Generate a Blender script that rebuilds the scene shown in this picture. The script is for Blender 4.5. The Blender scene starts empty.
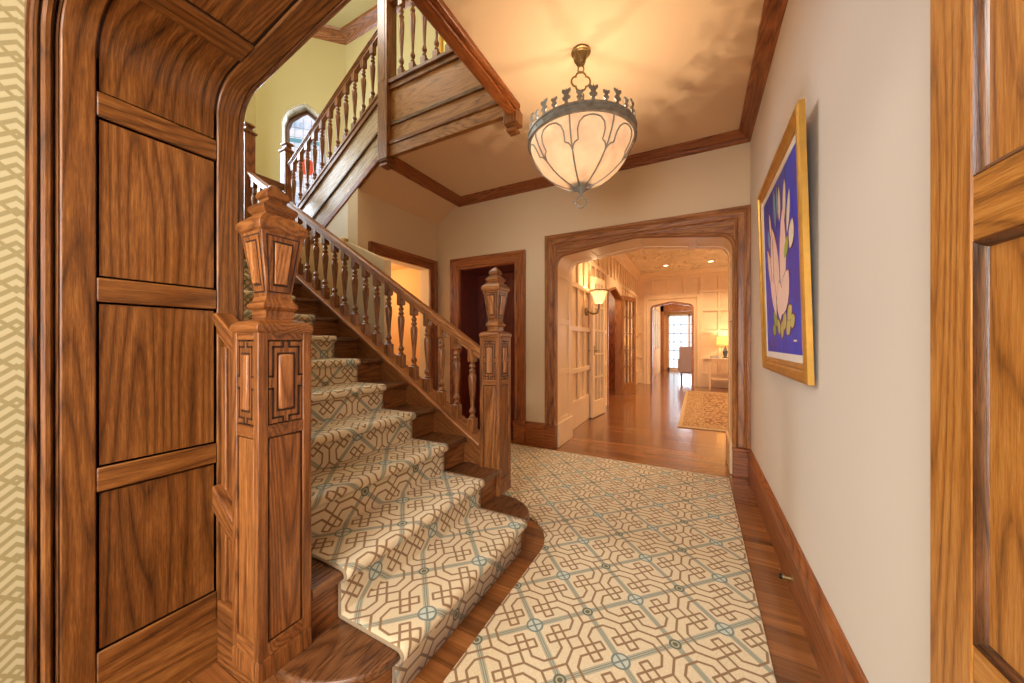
import bpy, bmesh, math, random
from mathutils import Vector, Matrix
random.seed(7)
SC = bpy.context.scene
COL = SC.collection
PI = math.pi

# ------------------------------------------------------------------ colour helpers
def s2l(c):
    c /= 255.0
    return c / 12.92 if c <= 0.04045 else ((c + 0.055) / 1.055) ** 2.4
def rgb(r, g, b): return (s2l(r), s2l(g), s2l(b), 1.0)

# ------------------------------------------------------------------ node helpers
class NT:
    def __init__(s, name):
        s.m = bpy.data.materials.new(name); s.m.use_nodes = True
        s.t = s.m.node_tree; s.t.nodes.clear()
        s.out = s.t.nodes.new('ShaderNodeOutputMaterial')
    def node(s, typ, ins=None, **props):
        n = s.t.nodes.new(typ)
        for k, v in props.items(): setattr(n, k, v)
        for k, v in (ins or {}).items(): s.put(n.inputs[k], v)
        return n
    def put(s, sock, v):
        if isinstance(v, bpy.types.NodeSocket): s.t.links.new(v, sock)
        else: sock.default_value = v
    def math(s, op, a, b=0.0, c=None, clamp=False):
        n = s.t.nodes.new('ShaderNodeMath'); n.operation = op; n.use_clamp = clamp
        s.put(n.inputs[0], a); s.put(n.inputs[1], b)
        if c is not None: s.put(n.inputs[2], c)
        return n.outputs[0]
    def vmath(s, op, a, b=None, out=0, scale=None):
        n = s.t.nodes.new('ShaderNodeVectorMath'); n.operation = op
        s.put(n.inputs[0], a)
        if b is not None: s.put(n.inputs[1], b)
        if scale is not None: s.put(n.inputs['Scale'], scale)
        return n.outputs[out]
    def mix(s, f, a, b):
        n = s.t.nodes.new('ShaderNodeMix'); n.data_type = 'RGBA'
        s.put(n.inputs[0], f); s.put(n.inputs[6], a); s.put(n.inputs[7], b)
        return n.outputs[2]
    def ramp(s, f, stops):
        n = s.t.nodes.new('ShaderNodeValToRGB'); e = n.color_ramp.elements
        while len(e) < len(stops): e.new(0.5)
        for el, (p, c) in zip(e, stops): el.position = p; el.color = c
        s.put(n.inputs[0], f); return n.outputs[0]
    def noise(s, vec, scale, detail=3, rough=.5, dist=0.0):
        n = s.node('ShaderNodeTexNoise', {'Vector': vec, 'Scale': scale, 'Detail': detail, 'Roughness': rough, 'Distortion': dist})
        return n.outputs[0]
    def obj(s): return s.node('ShaderNodeTexCoord').outputs['Object']
    def bsdf(s, col, rough=.5, bump=None, bstr=.2, bdist=.01, **ins):
        b = s.node('ShaderNodeBsdfPrincipled', {'Base Color': col, 'Roughness': rough})
        for k, v in ins.items(): s.put(b.inputs[k.replace('_', ' ')], v)
        if bump is not None:
            bn = s.node('ShaderNodeBump', {'Height': bump, 'Strength': bstr, 'Distance': bdist})
            s.t.links.new(bn.outputs[0], b.inputs['Normal'])
        s.t.links.new(b.outputs[0], s.out.inputs[0]); return b

def oak(name, dark, mid, light, axis='z', rough=.36, fig=1.0, coat=.12):
    n = NT(name)
    oi = n.node('ShaderNodeObjectInfo')
    off = n.node('ShaderNodeCombineXYZ', {0: n.math('MULTIPLY', oi.outputs['Random'], 13.7), 1: n.math('MULTIPLY', oi.outputs['Random'], 7.3), 2: n.math('MULTIPLY', oi.outputs['Random'], 23.1)})
    if axis == 'a':      # grain follows the run of a moulding, rail or curved panel
        at = [n.node('ShaderNodeAttribute', attribute_name=k).outputs['Fac'] for k in ('crs', 'dep', 'arc')]
        v0 = n.node('ShaderNodeCombineXYZ', {0: at[0], 1: at[1], 2: at[2]}).outputs[0]; axis = 'z'
    else: v0 = n.obj()
    v = n.vmath('ADD', v0, off.outputs[0])
    def mp(al, ac):
        sc = [ac, ac, ac]; sc['xyz'.index(axis)] = al
        return n.vmath('MULTIPLY', v, tuple(sc))
    low = n.noise(mp(.55 * fig, 6.5 * fig), 1.0, 1, .4, .15)
    cont = n.math('PINGPONG', n.math('MULTIPLY', low, 44.0), 1.0)
    line = n.math('SUBTRACT', 1.0, n.math('MULTIPLY', cont, 3.2), clamp=True)
    cont = n.math('POWER', cont, .6)
    grain = n.noise(mp(6.0, 170.0), 1.0, 4, .7, .3)
    pores = n.noise(mp(26.0, 520.0), 1.0, 2, .6)
    fleck = n.noise(mp(11.0, 44.0), 1.0, 3, .6, 1.0)
    big = n.noise(mp(.8, 2.6), 1.0, 2, .5)
    f = n.math('ADD', n.math('MULTIPLY', cont, .13), n.math('MULTIPLY', grain, .36))
    f = n.math('ADD', f, n.math('MULTIPLY', pores, .26))
    f = n.math('ADD', f, n.math('MULTIPLY', fleck, .14))
    f = n.math('ADD', f, n.math('MULTIPLY', big, .20))
    f = n.math('SUBTRACT', f, n.math('MULTIPLY', n.math('MULTIPLY', line, grain), .085))
    col = n.ramp(f, [(.37, dark), (.555, mid), (.76, light)])
    b = n.bsdf(col, n.math('ADD', n.math('MULTIPLY', grain, .22), rough - .1), n.math('ADD', grain, pores), .12, .004)
    b.inputs['Coat Weight'].default_value = coat; b.inputs['Coat Roughness'].default_value = .22
    return n.m

def plain(name, c, rough=.5, metal=0.0, var=.06, vs=6.0, bump=0.0, bs=120.0, **kw):
    n = NT(name); v = n.obj()
    ns = n.noise(v, vs, 3)
    k = 1 - var; dk = (c[0]*k, c[1]*k, c[2]*k, 1); lt = (min(1, c[0]*(1+var)), min(1, c[1]*(1+var)), min(1, c[2]*(1+var)), 1)
    col = n.ramp(ns, [(.3, dk), (.7, lt)])
    n.bsdf(col, rough, n.noise(v, bs, 2) if bump else None, bump, .004, Metallic=metal, **kw)
    return n.m

def emit(name, c, st):
    n = NT(name)
    e = n.node('ShaderNodeEmission', {'Color': c, 'Strength': st}); n.t.links.new(e.outputs[0], n.out.inputs[0]); return n.m

M = {}
# oak palette
D, Mi, L = rgb(52, 26, 9), rgb(120, 70, 30), rgb(178, 116, 60)
for ax in 'xyza':
    M['oak_' + ax] = oak('oak_' + ax, D, Mi, L, ax)
    M['jamb_' + ax] = oak('jamb_oak_' + ax, rgb(54, 28, 8), rgb(112, 66, 25), rgb(166, 110, 52), ax, .34, .8, .2)
    M['casing_' + ax] = oak('casing_oak_' + ax, rgb(78, 40, 16), rgb(150, 92, 46), rgb(200, 142, 84), ax, .4)
    M['red_' + ax] = oak('red_oak_' + ax, rgb(64, 28, 10), rgb(138, 74, 32), rgb(188, 118, 60), ax, .36)
    M['tread_' + ax] = oak('tread_oak_' + ax, rgb(38, 22, 12), rgb(92, 56, 30), rgb(138, 90, 52), ax, .28, 1, .3)
M['door_z'] = oak('golden_oak_z', rgb(96, 54, 16), rgb(166, 106, 42), rgb(206, 150, 78), 'z', .38, .9)
M['door_y'] = oak('golden_oak_y', rgb(104, 60, 18), rgb(172, 112, 44), rgb(212, 154, 78), 'y', .38, .9)
M['groove'] = plain('dark_groove_brown', rgb(46, 24, 12), .5, var=.2)  # dark brown backing and inlay that show as lines around the panels
M['mahogany'] = oak('mahogany_z', rgb(52, 12, 6), rgb(104, 34, 18), rgb(138, 54, 28), 'z', .3, .8, .3)
M['gallery_x'] = oak('gallery_oak_x', rgb(84, 46, 16), rgb(158, 104, 50), rgb(202, 148, 88), 'x', .42, 1.2)
M['glare_x'] = oak('glare_stringer_oak', rgb(112, 88, 66), rgb(176, 152, 126), rgb(222, 204, 182), 'a', .25, 1.2, .4)  # window glare on the upper string, put into a paler oak colour
M['cream_wood'] = plain('cream_painted_panelling', rgb(230, 198, 154), .42, var=.05, vs=3)
M['wall'] = plain('cream_wall_paint', rgb(222, 200, 164), .75, var=.02, vs=1.5, bump=.05)
M['wall_r'] = plain('pale_wall_paint', rgb(222, 213, 200), .7, var=.015, vs=1.5, bump=.05)
M['wall_y'] = plain('yellow_wall_paint', rgb(178, 165, 118), .75, var=.02, vs=1.5, bump=.05)
M['ceil'] = plain('ceiling_paint', rgb(228, 194, 152), .8, var=.015, vs=1.2, bump=.04)
M['white'] = plain('white_paint', rgb(238, 232, 222), .6, var=.02)
M['iron'] = plain('pewter_iron', rgb(150, 146, 134), .45, .45, .25, 30, .15, 60)
M['brass'] = plain('aged_brass', rgb(140, 116, 74), .42, .7, .15, 25)
M['gold'] = plain('gilt_frame', rgb(196, 146, 62), .38, .55, .12, 18, .1, 90)
M['gold_dark'] = plain('dark_gilt', rgb(122, 72, 30), .45, .4, .15, 20)  # darker brown gilt for the backing board
M['black'] = plain('dark_metal', rgb(32, 28, 26), .4, .6)
M['fabric'] = plain('pale_mauve_upholstery', rgb(214, 200, 200), .85, var=.04, bump=.2, bs=300)
M['orange_wall'] = plain('warm_room_wall', rgb(238, 190, 126), .8, var=.03, vs=2)
M['leaf'] = plain('leaf_green', rgb(70, 92, 42), .5)
M['petal'] = plain('petal_cream', rgb(236, 220, 196), .6)
M['book'] = plain('book_cloth', rgb(92, 44, 34), .6)
M['vase'] = plain('glazed_vase', rgb(96, 104, 112), .15)

def alabaster():
    n = NT('alabaster_glass'); v = n.obj()
    f = n.noise(v, 5.0, 4, .55, .8)
    col = n.ramp(f, [(.35, rgb(226, 208, 190)), (.7, rgb(250, 240, 224))])
    tr = n.node('ShaderNodeBsdfTranslucent', {'Color': col})
    df = n.node('ShaderNodeBsdfPrincipled', {'Base Color': col, 'Roughness': .28})
    mx = n.node('ShaderNodeMixShader', {0: .26, 1: tr.outputs[0], 2: df.outputs[0]})
    n.t.links.new(mx.outputs[0], n.out.inputs[0]); return n.m
M['alabaster'] = alabaster()
def shade_cloth():
    n = NT('lamp_shade_cloth')
    col = n.ramp(n.noise(n.obj(), 60, 2), [(.3, rgb(240, 214, 160)), (.7, rgb(252, 232, 188))])
    tr = n.node('ShaderNodeBsdfTranslucent', {'Color': col}); df = n.node('ShaderNodeBsdfDiffuse', {'Color': col})
    mx = n.node('ShaderNodeMixShader', {0: .45, 1: tr.outputs[0], 2: df.outputs[0]})
    n.t.links.new(mx.outputs[0], n.out.inputs[0]); return n.m
M['shade'] = shade_cloth()
M['bulb'] = emit('bulb_glow', (1, .72, .38, 1), 14)
M['day'] = emit('daylight_pane', (.86, .93, 1, 1), 1.6)
n_ = NT('leaded_obscure_pane'); e_ = n_.node('ShaderNodeEmission', {'Color': n_.ramp(n_.noise(n_.obj(), 9, 4, .6, .6), [(.35, rgb(186, 204, 232)), (.5, rgb(228, 234, 248)), (.65, rgb(250, 242, 250))]), 'Strength': 1.1}); n_.t.links.new(e_.outputs[0], n_.out.inputs[0]); M['leaded'] = n_.m

def carpet_mat(name, uv=False, border=None):
    n = NT(name)
    tc = n.node('ShaderNodeTexCoord')
    v = tc.outputs['UV'] if uv else tc.outputs['Object']
    sp = n.node('ShaderNodeSeparateXYZ', {0: v})
    X = n.math('ADD', sp.outputs[0], 0.407 if not uv else .01); Y = n.math('ADD', sp.outputs[1], -1.441 if not uv else .2775)
    Lc = .2369
    a = n.math('MULTIPLY', n.math('ADD', X, Y), 1 / (Lc * math.sqrt(2)))
    b = n.math('MULTIPLY', n.math('SUBTRACT', Y, X), 1 / (Lc * math.sqrt(2)))
    a = n.math('PINGPONG', a, 1.0); b = n.math('PINGPONG', b, 1.0)
    s = n.math('MAXIMUM', a, b); t = n.math('MINIMUM', a, b)
    e = n.math('MAXIMUM', n.math('SUBTRACT', n.math('ADD', s, t), 1.0), 0.0)
    s = n.math('SUBTRACT', s, e); t = n.math('SUBTRACT', t, e)
    wob = n.noise(v, 90, 2)
    p = n.node('ShaderNodeCombineXYZ', {0: s, 1: t}).outputs[0]
    segs = [((.2, 0), (.2, .2)), ((.2, .2), (.4, .4)), ((.4, .4), (.6, .4)), ((.34, 0), (.34, .10)), ((.34, .10), (.47, .25)),
            ((.47, .25), (.75, .25)), ((.61, .11), (.75, .11)), ((.61, .11), (.61, .4)), ((.75, .11), (.75, .25))]
    d = None
    for A, B in segs:
        pa = n.vmath('SUBTRACT', p, (A[0], A[1], 0)); ba = (B[0]-A[0], B[1]-A[1], 0); q = ba[0]**2 + ba[1]**2
        h = n.math('MULTIPLY', n.vmath('DOT_PRODUCT', pa, ba, out=1), 1/q, clamp=True)
        ld = n.vmath('LENGTH', n.vmath('SUBTRACT', pa, n.vmath('SCALE', ba, scale=h)), out=1)
        d = ld if d is None else n.math('MINIMUM', d, ld)
    brown = n.math('SMOOTH_MIN', 1.0, n.math('MULTIPLY', n.math('SUBTRACT', .0235, d), 110.0), .05, clamp=True)
    # blue band along t = 0
    band = n.math('MULTIPLY', n.math('SUBTRACT', .051, t), 110.0, clamp=True)
    stripe = n.math('MULTIPLY', n.math('SUBTRACT', n.math('PINGPONG', t, .0165), .0075), 130.0, clamp=True)
    ground = n.ramp(n.noise(v, 420, 2), [(.3, rgb(202, 182, 144)), (.7, rgb(232, 216, 182))])
    c_brown = rgb(138, 106, 70); c_blue = rgb(102, 112, 102); c_bl2 = rgb(172, 168, 144)
    col = n.mix(band, ground, n.mix(stripe, c_bl2, c_blue))
    col = n.mix(brown, col, c_brown)
    # small ring at s=t=0
    r0 = n.vmath('LENGTH', p, out=1)
    col = n.mix(n.math('MULTIPLY', n.math('SUBTRACT', .10, r0), 90.0, clamp=True), col, rgb(92, 96, 78))
    col = n.mix(n.math('MULTIPLY', n.math('SUBTRACT', .068, r0), 90.0, clamp=True), col, rgb(176, 172, 140))
    col = n.mix(n.math('MULTIPLY', n.math('SUBTRACT', .046, r0), 90.0, clamp=True), col, rgb(96, 92, 70))
    # big disc at s=1,t=0
    r1 = n.vmath('LENGTH', n.vmath('SUBTRACT', p, (1, 0, 0)), out=1)
    col = n.mix(n.math('MULTIPLY', n.math('SUBTRACT', .148, r1), 90.0, clamp=True), col, rgb(110, 120, 110))
    col = n.mix(n.math('MULTIPLY', n.math('SUBTRACT', .118, r1), 90.0, clamp=True), col, rgb(190, 196, 180))
    cross = n.math('MINIMUM', t, n.math('ABSOLUTE', n.math('SUBTRACT', s, 1.0)))
    cr = n.math('MULTIPLY', n.math('MULTIPLY', n.math('SUBTRACT', .02, cross), 100.0, clamp=True), n.math('MULTIPLY', n.math('SUBTRACT', .118, r1), 90.0, clamp=True))
    col = n.mix(cr, col, rgb(112, 122, 114))
    if uv:
        w = border
        ed = n.math('MINIMUM', sp.outputs[0], n.math('SUBTRACT', w, sp.outputs[0]))
        col = n.mix(n.math('MULTIPLY', n.math('SUBTRACT', .009, ed), 400.0, clamp=True), col, rgb(150, 128, 98))
    n.bsdf(col, .92, n.noise(v, 600, 2), .5, .004, Sheen_Weight=.15)
    return n.m
M['carpet'] = carpet_mat('trellis_carpet')
M['runner'] = carpet_mat('trellis_runner', True, .911)
M['binding'] = plain('carpet_binding', rgb(170, 146, 112), .9)

def floor_mat():
    n = NT('oak_floor_boards'); v = n.obj()
    br = n.node('ShaderNodeTexBrick', {'Vector': v, 'Scale': 1.0, 'Mortar Size': .0012, 'Mortar Smooth': .3, 'Bias': 0.0, 'Brick Width': 1.3, 'Row Height': .075,
                'Color1': (0, 0, 0, 1), 'Color2': (1, 1, 1, 1), 'Mortar': (.5, .5, .5, 1)})
    br.offset = .37; br.offset_frequency = 2
    rowoff = n.vmath('ADD', v, n.vmath('MULTIPLY', br.outputs[0], (9., 5., 0.)))
    g = n.noise(n.vmath('MULTIPLY', rowoff, (2.0, 46., 1.)), 1.0, 4, .6, .5)
    lo = n.noise(n.vmath('MULTIPLY', rowoff, (.7, 9., 1.)), 1.0, 2, .5, .4)
    f = n.math('ADD', n.math('MULTIPLY', g, .5), n.math('ADD', n.math('MULTIPLY', lo, .3), n.math('MULTIPLY', br.outputs[0], .2)))
    col = n.ramp(f, [(.3, rgb(84, 48, 22)), (.55, rgb(140, 86, 42)), (.8, rgb(184, 124, 66))])
    col = n.mix(n.math('MULTIPLY', br.outputs[1], .7), col, rgb(48, 24, 12))
    b = n.bsdf(col, n.math('ADD', .16, n.math('MULTIPLY', g, .14)), n.math('SUBTRACT', g, br.outputs[1]), .12, .004)
    b.inputs['Coat Weight'].default_value = .5; b.inputs['Coat Roughness'].default_value = .12
    return n.m
M['floor'] = floor_mat()

def wallpaper():
    n = NT('fretwork_wallpaper')
    sp = n.node('ShaderNodeSeparateXYZ', {0: n.obj()})
    y, z = sp.outputs[1], sp.outputs[2]
    # interlocking diagonal meander: stripes whose slope flips band by band
    py = n.math('PINGPONG', n.math('ADD', y, .01), .05)
    k = n.math('PINGPONG', n.math('ADD', z, n.math('MULTIPLY', py, .9)), .0145)
    l1 = n.math('MULTIPLY', n.math('SUBTRACT', k, .007), 500, clamp=True)
    q = n.math('PINGPONG', n.math('ADD', n.math('SUBTRACT', z, n.math('MULTIPLY', py, .9)), .02), .05)
    l2 = n.math('MULTIPLY', n.math('SUBTRACT', .007, q), 500, clamp=True)
    f = n.math('MAXIMUM', l1, l2)
    g = n.noise(n.obj(), 200, 2)
    col = n.mix(n.math('MULTIPLY', f, .85), rgb(186, 176, 136), n.mix(g, rgb(134, 122, 76), rgb(152, 140, 94)))
    n.bsdf(col, .6); return n.m
M['paper'] = wallpaper()

def rug_mat():
    n = NT('persian_rug'); v = n.obj(); sp = n.node('ShaderNodeSeparateXYZ', {0: v})
    vo = n.node('ShaderNodeTexVoronoi', {'Vector': v, 'Scale': 7.0}); vo.feature = 'F1'
    f = n.math('PINGPONG', n.math('MULTIPLY', vo.outputs[0], 5.0), 1.0)
    col = n.ramp(f, [(.2, rgb(118, 76, 42)), (.5, rgb(176, 132, 84)), (.75, rgb(156, 106, 62)), (.95, rgb(196, 164, 118))])
    dx = n.math('SUBTRACT', 1.25, n.math('ABSOLUTE', sp.outputs[0])); dy = n.math('SUBTRACT', 1.92, n.math('ABSOLUTE', sp.outputs[1]))
    ed = n.math('MINIMUM', dx, dy)
    f2 = n.math('PINGPONG', n.math('MULTIPLY', n.noise(v, 22, 2), 9), 1.0)
    bcol = n.ramp(f2, [(.3, rgb(136, 90, 50)), (.7, rgb(192, 156, 108))])
    col = n.mix(n.math('MULTIPLY', n.math('SUBTRACT', .34, ed), 60, clamp=True), col, bcol)
    col = n.mix(n.math('MULTIPLY', n.math('SUBTRACT', .06, ed), 60, clamp=True), col, rgb(190, 160, 118))
    n.bsdf(col, .95, n.noise(v, 300, 2), .3, .004); return n.m
M['rug'] = rug_mat()

def plaster_relief():
    n = NT('ornamental_plaster'); v = n.obj()
    h = n.noise(v, 2.2, 2, .5, 2.0); h2 = n.math('PINGPONG', n.math('MULTIPLY', h, 5), 1.0)
    n.bsdf(n.mix(n.math('MULTIPLY', h2, .25), rgb(244, 224, 188), rgb(222, 188, 138)), .8, h2, .9, .06); return n.m
M['relief'] = plaster_relief()

def canvas_mat():
    n = NT('painted_blue_ground'); v = n.obj()
    f = n.noise(n.vmath('MULTIPLY', v, (1, 1.4, 1)), 5.0, 4, .6, 1.0)
    n.bsdf(n.ramp(f, [(.3, rgb(22, 30, 150)), (.5, rgb(26, 62, 214)), (.64, rgb(60, 44, 170)), (.8, rgb(36, 110, 224))]), .45); return n.m
M['canvas'] = canvas_mat()
M['p_pink'] = plain('paint_pink', rgb(246, 216, 202), .5, var=.06, vs=9)
M['p_line'] = plain('paint_outline', rgb(120, 52, 44), .5)
M['p_white'] = plain('paint_white', rgb(240, 230, 206), .5, var=.08)
M['p_yellow'] = plain('paint_yellow', rgb(200, 192, 112), .5, var=.1)
M['p_green'] = plain('paint_green', rgb(150, 176, 70), .5, var=.15)
M['p_sky'] = plain('paint_light_blue', rgb(110, 170, 220), .5, var=.15)
M['stain_red'] = emit('stained_glass_red', (.9, .12, .06, 1), .9)
M['stain_blue'] = emit('stained_glass_blue', (.2, .42, .5, 1), 1.0)

# ------------------------------------------------------------------ mesh builder
class MB:
    def __init__(s): s.bm = bmesh.new(); s.attr = {}
    def face(s, pts): return s.bm.faces.new([s.bm.verts.new(p) for p in pts])
    def box(s, x0, x1, y0, y1, z0, z1):
        v = [s.bm.verts.new((x, y, z)) for z in (z0, z1) for x, y in ((x0, y0), (x1, y0), (x1, y1), (x0, y1))]
        for f in ((3, 2, 1, 0), (4, 5, 6, 7), (0, 1, 5, 4), (1, 2, 6, 5), (2, 3, 7, 6), (3, 0, 4, 7)): s.bm.faces.new([v[i] for i in f])
        return s
    def loft(s, rings, cap=True, closed_ring=True):
        vs = [[s.bm.verts.new(p) for p in r] for r in rings]; n = len(vs[0])
        for a, b in zip(vs, vs[1:]):
            for i in range(n if closed_ring else n - 1):
                j = (i + 1) % n
                try: s.bm.faces.new((a[i], a[j], b[j], b[i]))
                except ValueError: pass
        if cap and closed_ring:
            s.bm.faces.new(vs[0][::-1]); s.bm.faces.new(vs[-1])
        return s
    def square_stack(s, prof, cx=0, cy=0):      # prof: (z, half width)
        return s.loft([[(cx-h, cy-h, z), (cx+h, cy-h, z), (cx+h, cy+h, z), (cx-h, cy+h, z)] for z, h in prof])
    def lathe(s, prof, cx=0, cy=0, n=16, cap=True):
        return s.loft([[(cx + r*math.cos(2*PI*i/n), cy + r*math.sin(2*PI*i/n), z) for i in range(n)] for z, r in prof], cap)
    def prism(s, poly, mapf, d0, d1):           # poly 2D, mapf(a,b,d)
        return s.loft([[mapf(a, b, d0) for a, b in poly], [mapf(a, b, d1) for a, b in poly]])
    def tube(s, pts, r, n=8, closed=False):
        pts = [Vector(p) for p in pts]; N = len(pts); rings = []
        up = Vector((0, 0, 1)); prev = None
        for i, p in enumerate(pts):
            if closed: t = pts[(i+1) % N] - pts[i-1]
            else: t = pts[min(i+1, N-1)] - pts[max(i-1, 0)]
            t.normalize()
            if prev is None:
                u = t.cross(up if abs(t.z) < .9 else Vector((1, 0, 0)))
            else: u = prev - t * prev.dot(t)
            u.normalize(); prev = u; w = t.cross(u)
            rr = r[i] if isinstance(r, (list, tuple)) else r
            rings.append([p + (u*math.cos(2*PI*k/n) + w*math.sin(2*PI*k/n)) * rr for k in range(n)])
        if closed: rings.append(rings[0])
        return s.loft(rings, not closed)
    def sweep(s, path, section, mapf, closed=False):   # section [(d, off)], off to the right of travel
        N = len(path); rings = []
        for i, (x, y) in enumerate(path):
            ns = []
            for a, b in ((i-1, i), (i, i+1)):
                if closed: a %= N; b %= N
                elif a < 0 or b >= N: continue
                dx, dy = path[b][0]-path[a][0], path[b][1]-path[a][1]; l = math.hypot(dx, dy)
                if l > 1e-9: ns.append((dy/l, -dx/l))
            nx, ny = sum(q[0] for q in ns)/len(ns), sum(q[1] for q in ns)/len(ns); l2 = nx*nx+ny*ny
            nx, ny = nx/l2, ny/l2
            rings.append([mapf(x+nx*o, y+ny*o, d) for d, o in section])
        if closed: rings.append(rings[0])
        v0 = len(s.bm.verts); s.loft(rings, not closed); s.bm.verts.ensure_lookup_table()
        acc = 0; path2 = list(path) + ([path[0]] if closed else []); k = v0
        for i, q in enumerate(path2):
            if i: acc += math.hypot(q[0]-path2[i-1][0], q[1]-path2[i-1][1])
            for d, o in section: s.attr[tuple(round(c, 5) for c in s.bm.verts[k].co)] = (o, d, acc); k += 1
        return s
    def sphere(s, c, r, seg=12, sc=(1, 1, 1)):
        m = Matrix.Translation(c) @ Matrix.Diagonal((*sc, 1))
        bmesh.ops.create_uvsphere(s.bm, u_segments=seg, v_segments=max(6, seg*2//3), radius=r, matrix=m); return s
    def build(s, name, mat, parent=None, bev=0.0, smooth=True, ang=32, segs=2, grain=None):
        bmesh.ops.recalc_face_normals(s.bm, faces=s.bm.faces)
        me = bpy.data.meshes.new(name); s.bm.to_mesh(me); s.bm.free()
        if s.attr or grain:
            vals = []
            if grain:
                g = Vector(grain).normalized(); p1 = g.cross(Vector((0, 1, 0))).normalized(); p2 = g.cross(p1)
                vals = [(v.co.dot(p1), v.co.dot(p2), v.co.dot(g)) for v in me.vertices]
            else: vals = [s.attr.get(tuple(round(c, 5) for c in v.co), (0, 0, 0)) for v in me.vertices]
            for i, nm in enumerate(('crs', 'dep', 'arc')):
                me.attributes.new(nm, 'FLOAT', 'POINT').data.foreach_set('value', [q[i] for q in vals])
        me.materials.append(M[mat] if isinstance(mat, str) else mat)
        if smooth:
            for p in me.polygons: p.use_smooth = True
            me.set_sharp_from_angle(angle=math.radians(ang))
        o = bpy.data.objects.new(name, me); COL.objects.link(o)
        if parent: o.parent = parent
        if bev:
            b = o.modifiers.new('edge', 'BEVEL'); b.width = bev; b.segments = segs; b.limit_method = 'ANGLE'; b.angle_limit = math.radians(40)
            b.use_clamp_overlap = True
        return o

def tag(o, label, cat, group=None):
    o['label'] = label; o['category'] = cat
    if group: o['group'] = group
    return o
def thing(name, label, cat, loc=(0, 0, 0), rz=0.0, group=None):
    o = bpy.data.objects.new(name, None); COL.objects.link(o); o.empty_display_size = .1
    o.location = loc; o.rotation_euler = (0, 0, rz); return tag(o, label, cat, group)
def struct(o, label=None):
    o['kind'] = 'structure'
    if label: o['label'] = label
    return o
def semp(name, label=None):
    o = bpy.data.objects.new(name, None); COL.objects.link(o); return struct(o, label)
def dup(o, parent, loc):
    c = o.copy(); COL.objects.link(c); c.parent = parent; c.location = loc; return c
XZ = lambda y: None
m_xz = lambda a, b, d: (a, d, b)      # path in X,Z ; d along Y
m_yz = lambda a, b, d: (d, a, b)
m_xy = lambda a, b, d: (a, b, d)

# ------------------------------------------------------------------ camera
H = 1.15; TH = math.radians(28.06)
cam = bpy.data.cameras.new('camera'); co = bpy.data.objects.new('camera', cam); COL.objects.link(co)
co.location = (0, 0, H); co.rotation_euler = (PI/2, 0, TH); cam.sensor_width = 36; cam.lens = 347 * 36 / 1024
cam.clip_start = .02; SC.camera = co

# ================================================================== SETTING
YF = 3.55; XR = .40; ZC = 2.93; ZU = 5.9; XW = -2.65; RISE = .169; RUN = .267
def nose(x): return RISE * (1 + (-x - .835) / RUN)
def nose_up(x): return 2.366 + RISE * (1 + (x + 4.25) / RUN)

struct(MB().box(-3.4, 3.4, -2.8, 10.05, -.12, 0).build('floor', 'floor', smooth=False), 'polished oak board floor of the hall and the room beyond')

def arch(xl, xr, zs, zsh, za, r):
    """Tudor arch path from left floor over the apex to right floor."""
    xc = (xl + xr) / 2; sl = (za - zsh) / (xc - xl - r * 1.1)
    p = [(xl, 0), (xl, zs)]
    for k in range(1, 9):
        a = PI - (PI/2) * k / 8 * .93
        p.append((xl + r*1.1 + r*1.1*math.cos(a), zs + (zsh - zs) * math.sin(a)))
    for k in range(1, 6):
        f = k / 6; p.append((p[9][0] + (xc - p[9][0]) * f, p[9][1] + (za - p[9][1]) * (1 - (1 - f)**1.12)))
    rt = [(2*xc - x, z) for x, z in reversed(p)]
    return p + [(xc, za)] + rt
near_arch = arch(-1.52, .46, 1.97, 2.077, 2.215, .115)
far_arch = arch(-1.337, .272, 1.945, 2.07, 2.158, .085)

def arc_sub(path, s0, s1):
    """part of a path between two arc lengths."""
    out = []; acc = 0
    for (x0, y0), (x1, y1) in zip(path, path[1:]):
        l = math.hypot(x1-x0, y1-y0)
        if l < 1e-9: continue
        for s in (s0, s1):
            if acc <= s <= acc + l:
                f = (s-acc)/l; q = (x0+(x1-x0)*f, y0+(y1-y0)*f)
                if s == s1: out.append(q)
                else: out = [q]
        acc += l
        if s0 < acc < s1 - 1e-6: out.append((x1, y1))
    o2 = [out[0]]
    for q in out[1:]:
        if math.hypot(q[0]-o2[-1][0], q[1]-o2[-1][1]) > 1e-5: o2.append(q)
    return o2
def plen(path): return sum(math.hypot(b[0]-a[0], b[1]-a[1]) for a, b in zip(path, path[1:]))
def rect(d0, d1, o0, o1): return [(d0, o0), (d1, o0), (d1, o1), (d0, o1)]

# ---- near arch: panelled oak passage
A1 = semp('trim_1', 'panelled oak arched passage with curved soffit on the left')
LN = plen(near_arch)
MB().sweep(near_arch, rect(.253, .67, -.04, -.012), m_xz).build('panel_backing', 'groove', A1)
MB().sweep(near_arch, rect(.253, .318, -.012, 0), m_xz).build('stile', 'jamb_a', A1, .004)
MB().sweep(near_arch, rect(.602, .67, -.012, 0), m_xz).build('stile', 'jamb_a', A1, .004)
MB().sweep(near_arch, [(.664, -.02), (.672, .002), (.680, .004), (.686, -.004), (.686, -.02)], m_xz).build('edge_bead', 'tread_a', A1)
def s_at_x(path, x):
    acc = 0
    for (x0, y0), (x1, y1) in zip(path, path[1:]):
        l = math.hypot(x1-x0, y1-y0)
        if x0 < x <= x1 and path.index((x0, y0)) > 8: return acc + l * (x-x0)/(x1-x0)
        acc += l
rails = [(0, .252), (.715, .785), (1.265, 1.335), (1.80, 1.872), (s_at_x(near_arch, -1.352), s_at_x(near_arch, -1.268)), (LN/2-.045, LN/2+.045)]
rails += [(LN-b, LN-a) for a, b in rails[-2::-1]]
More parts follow.
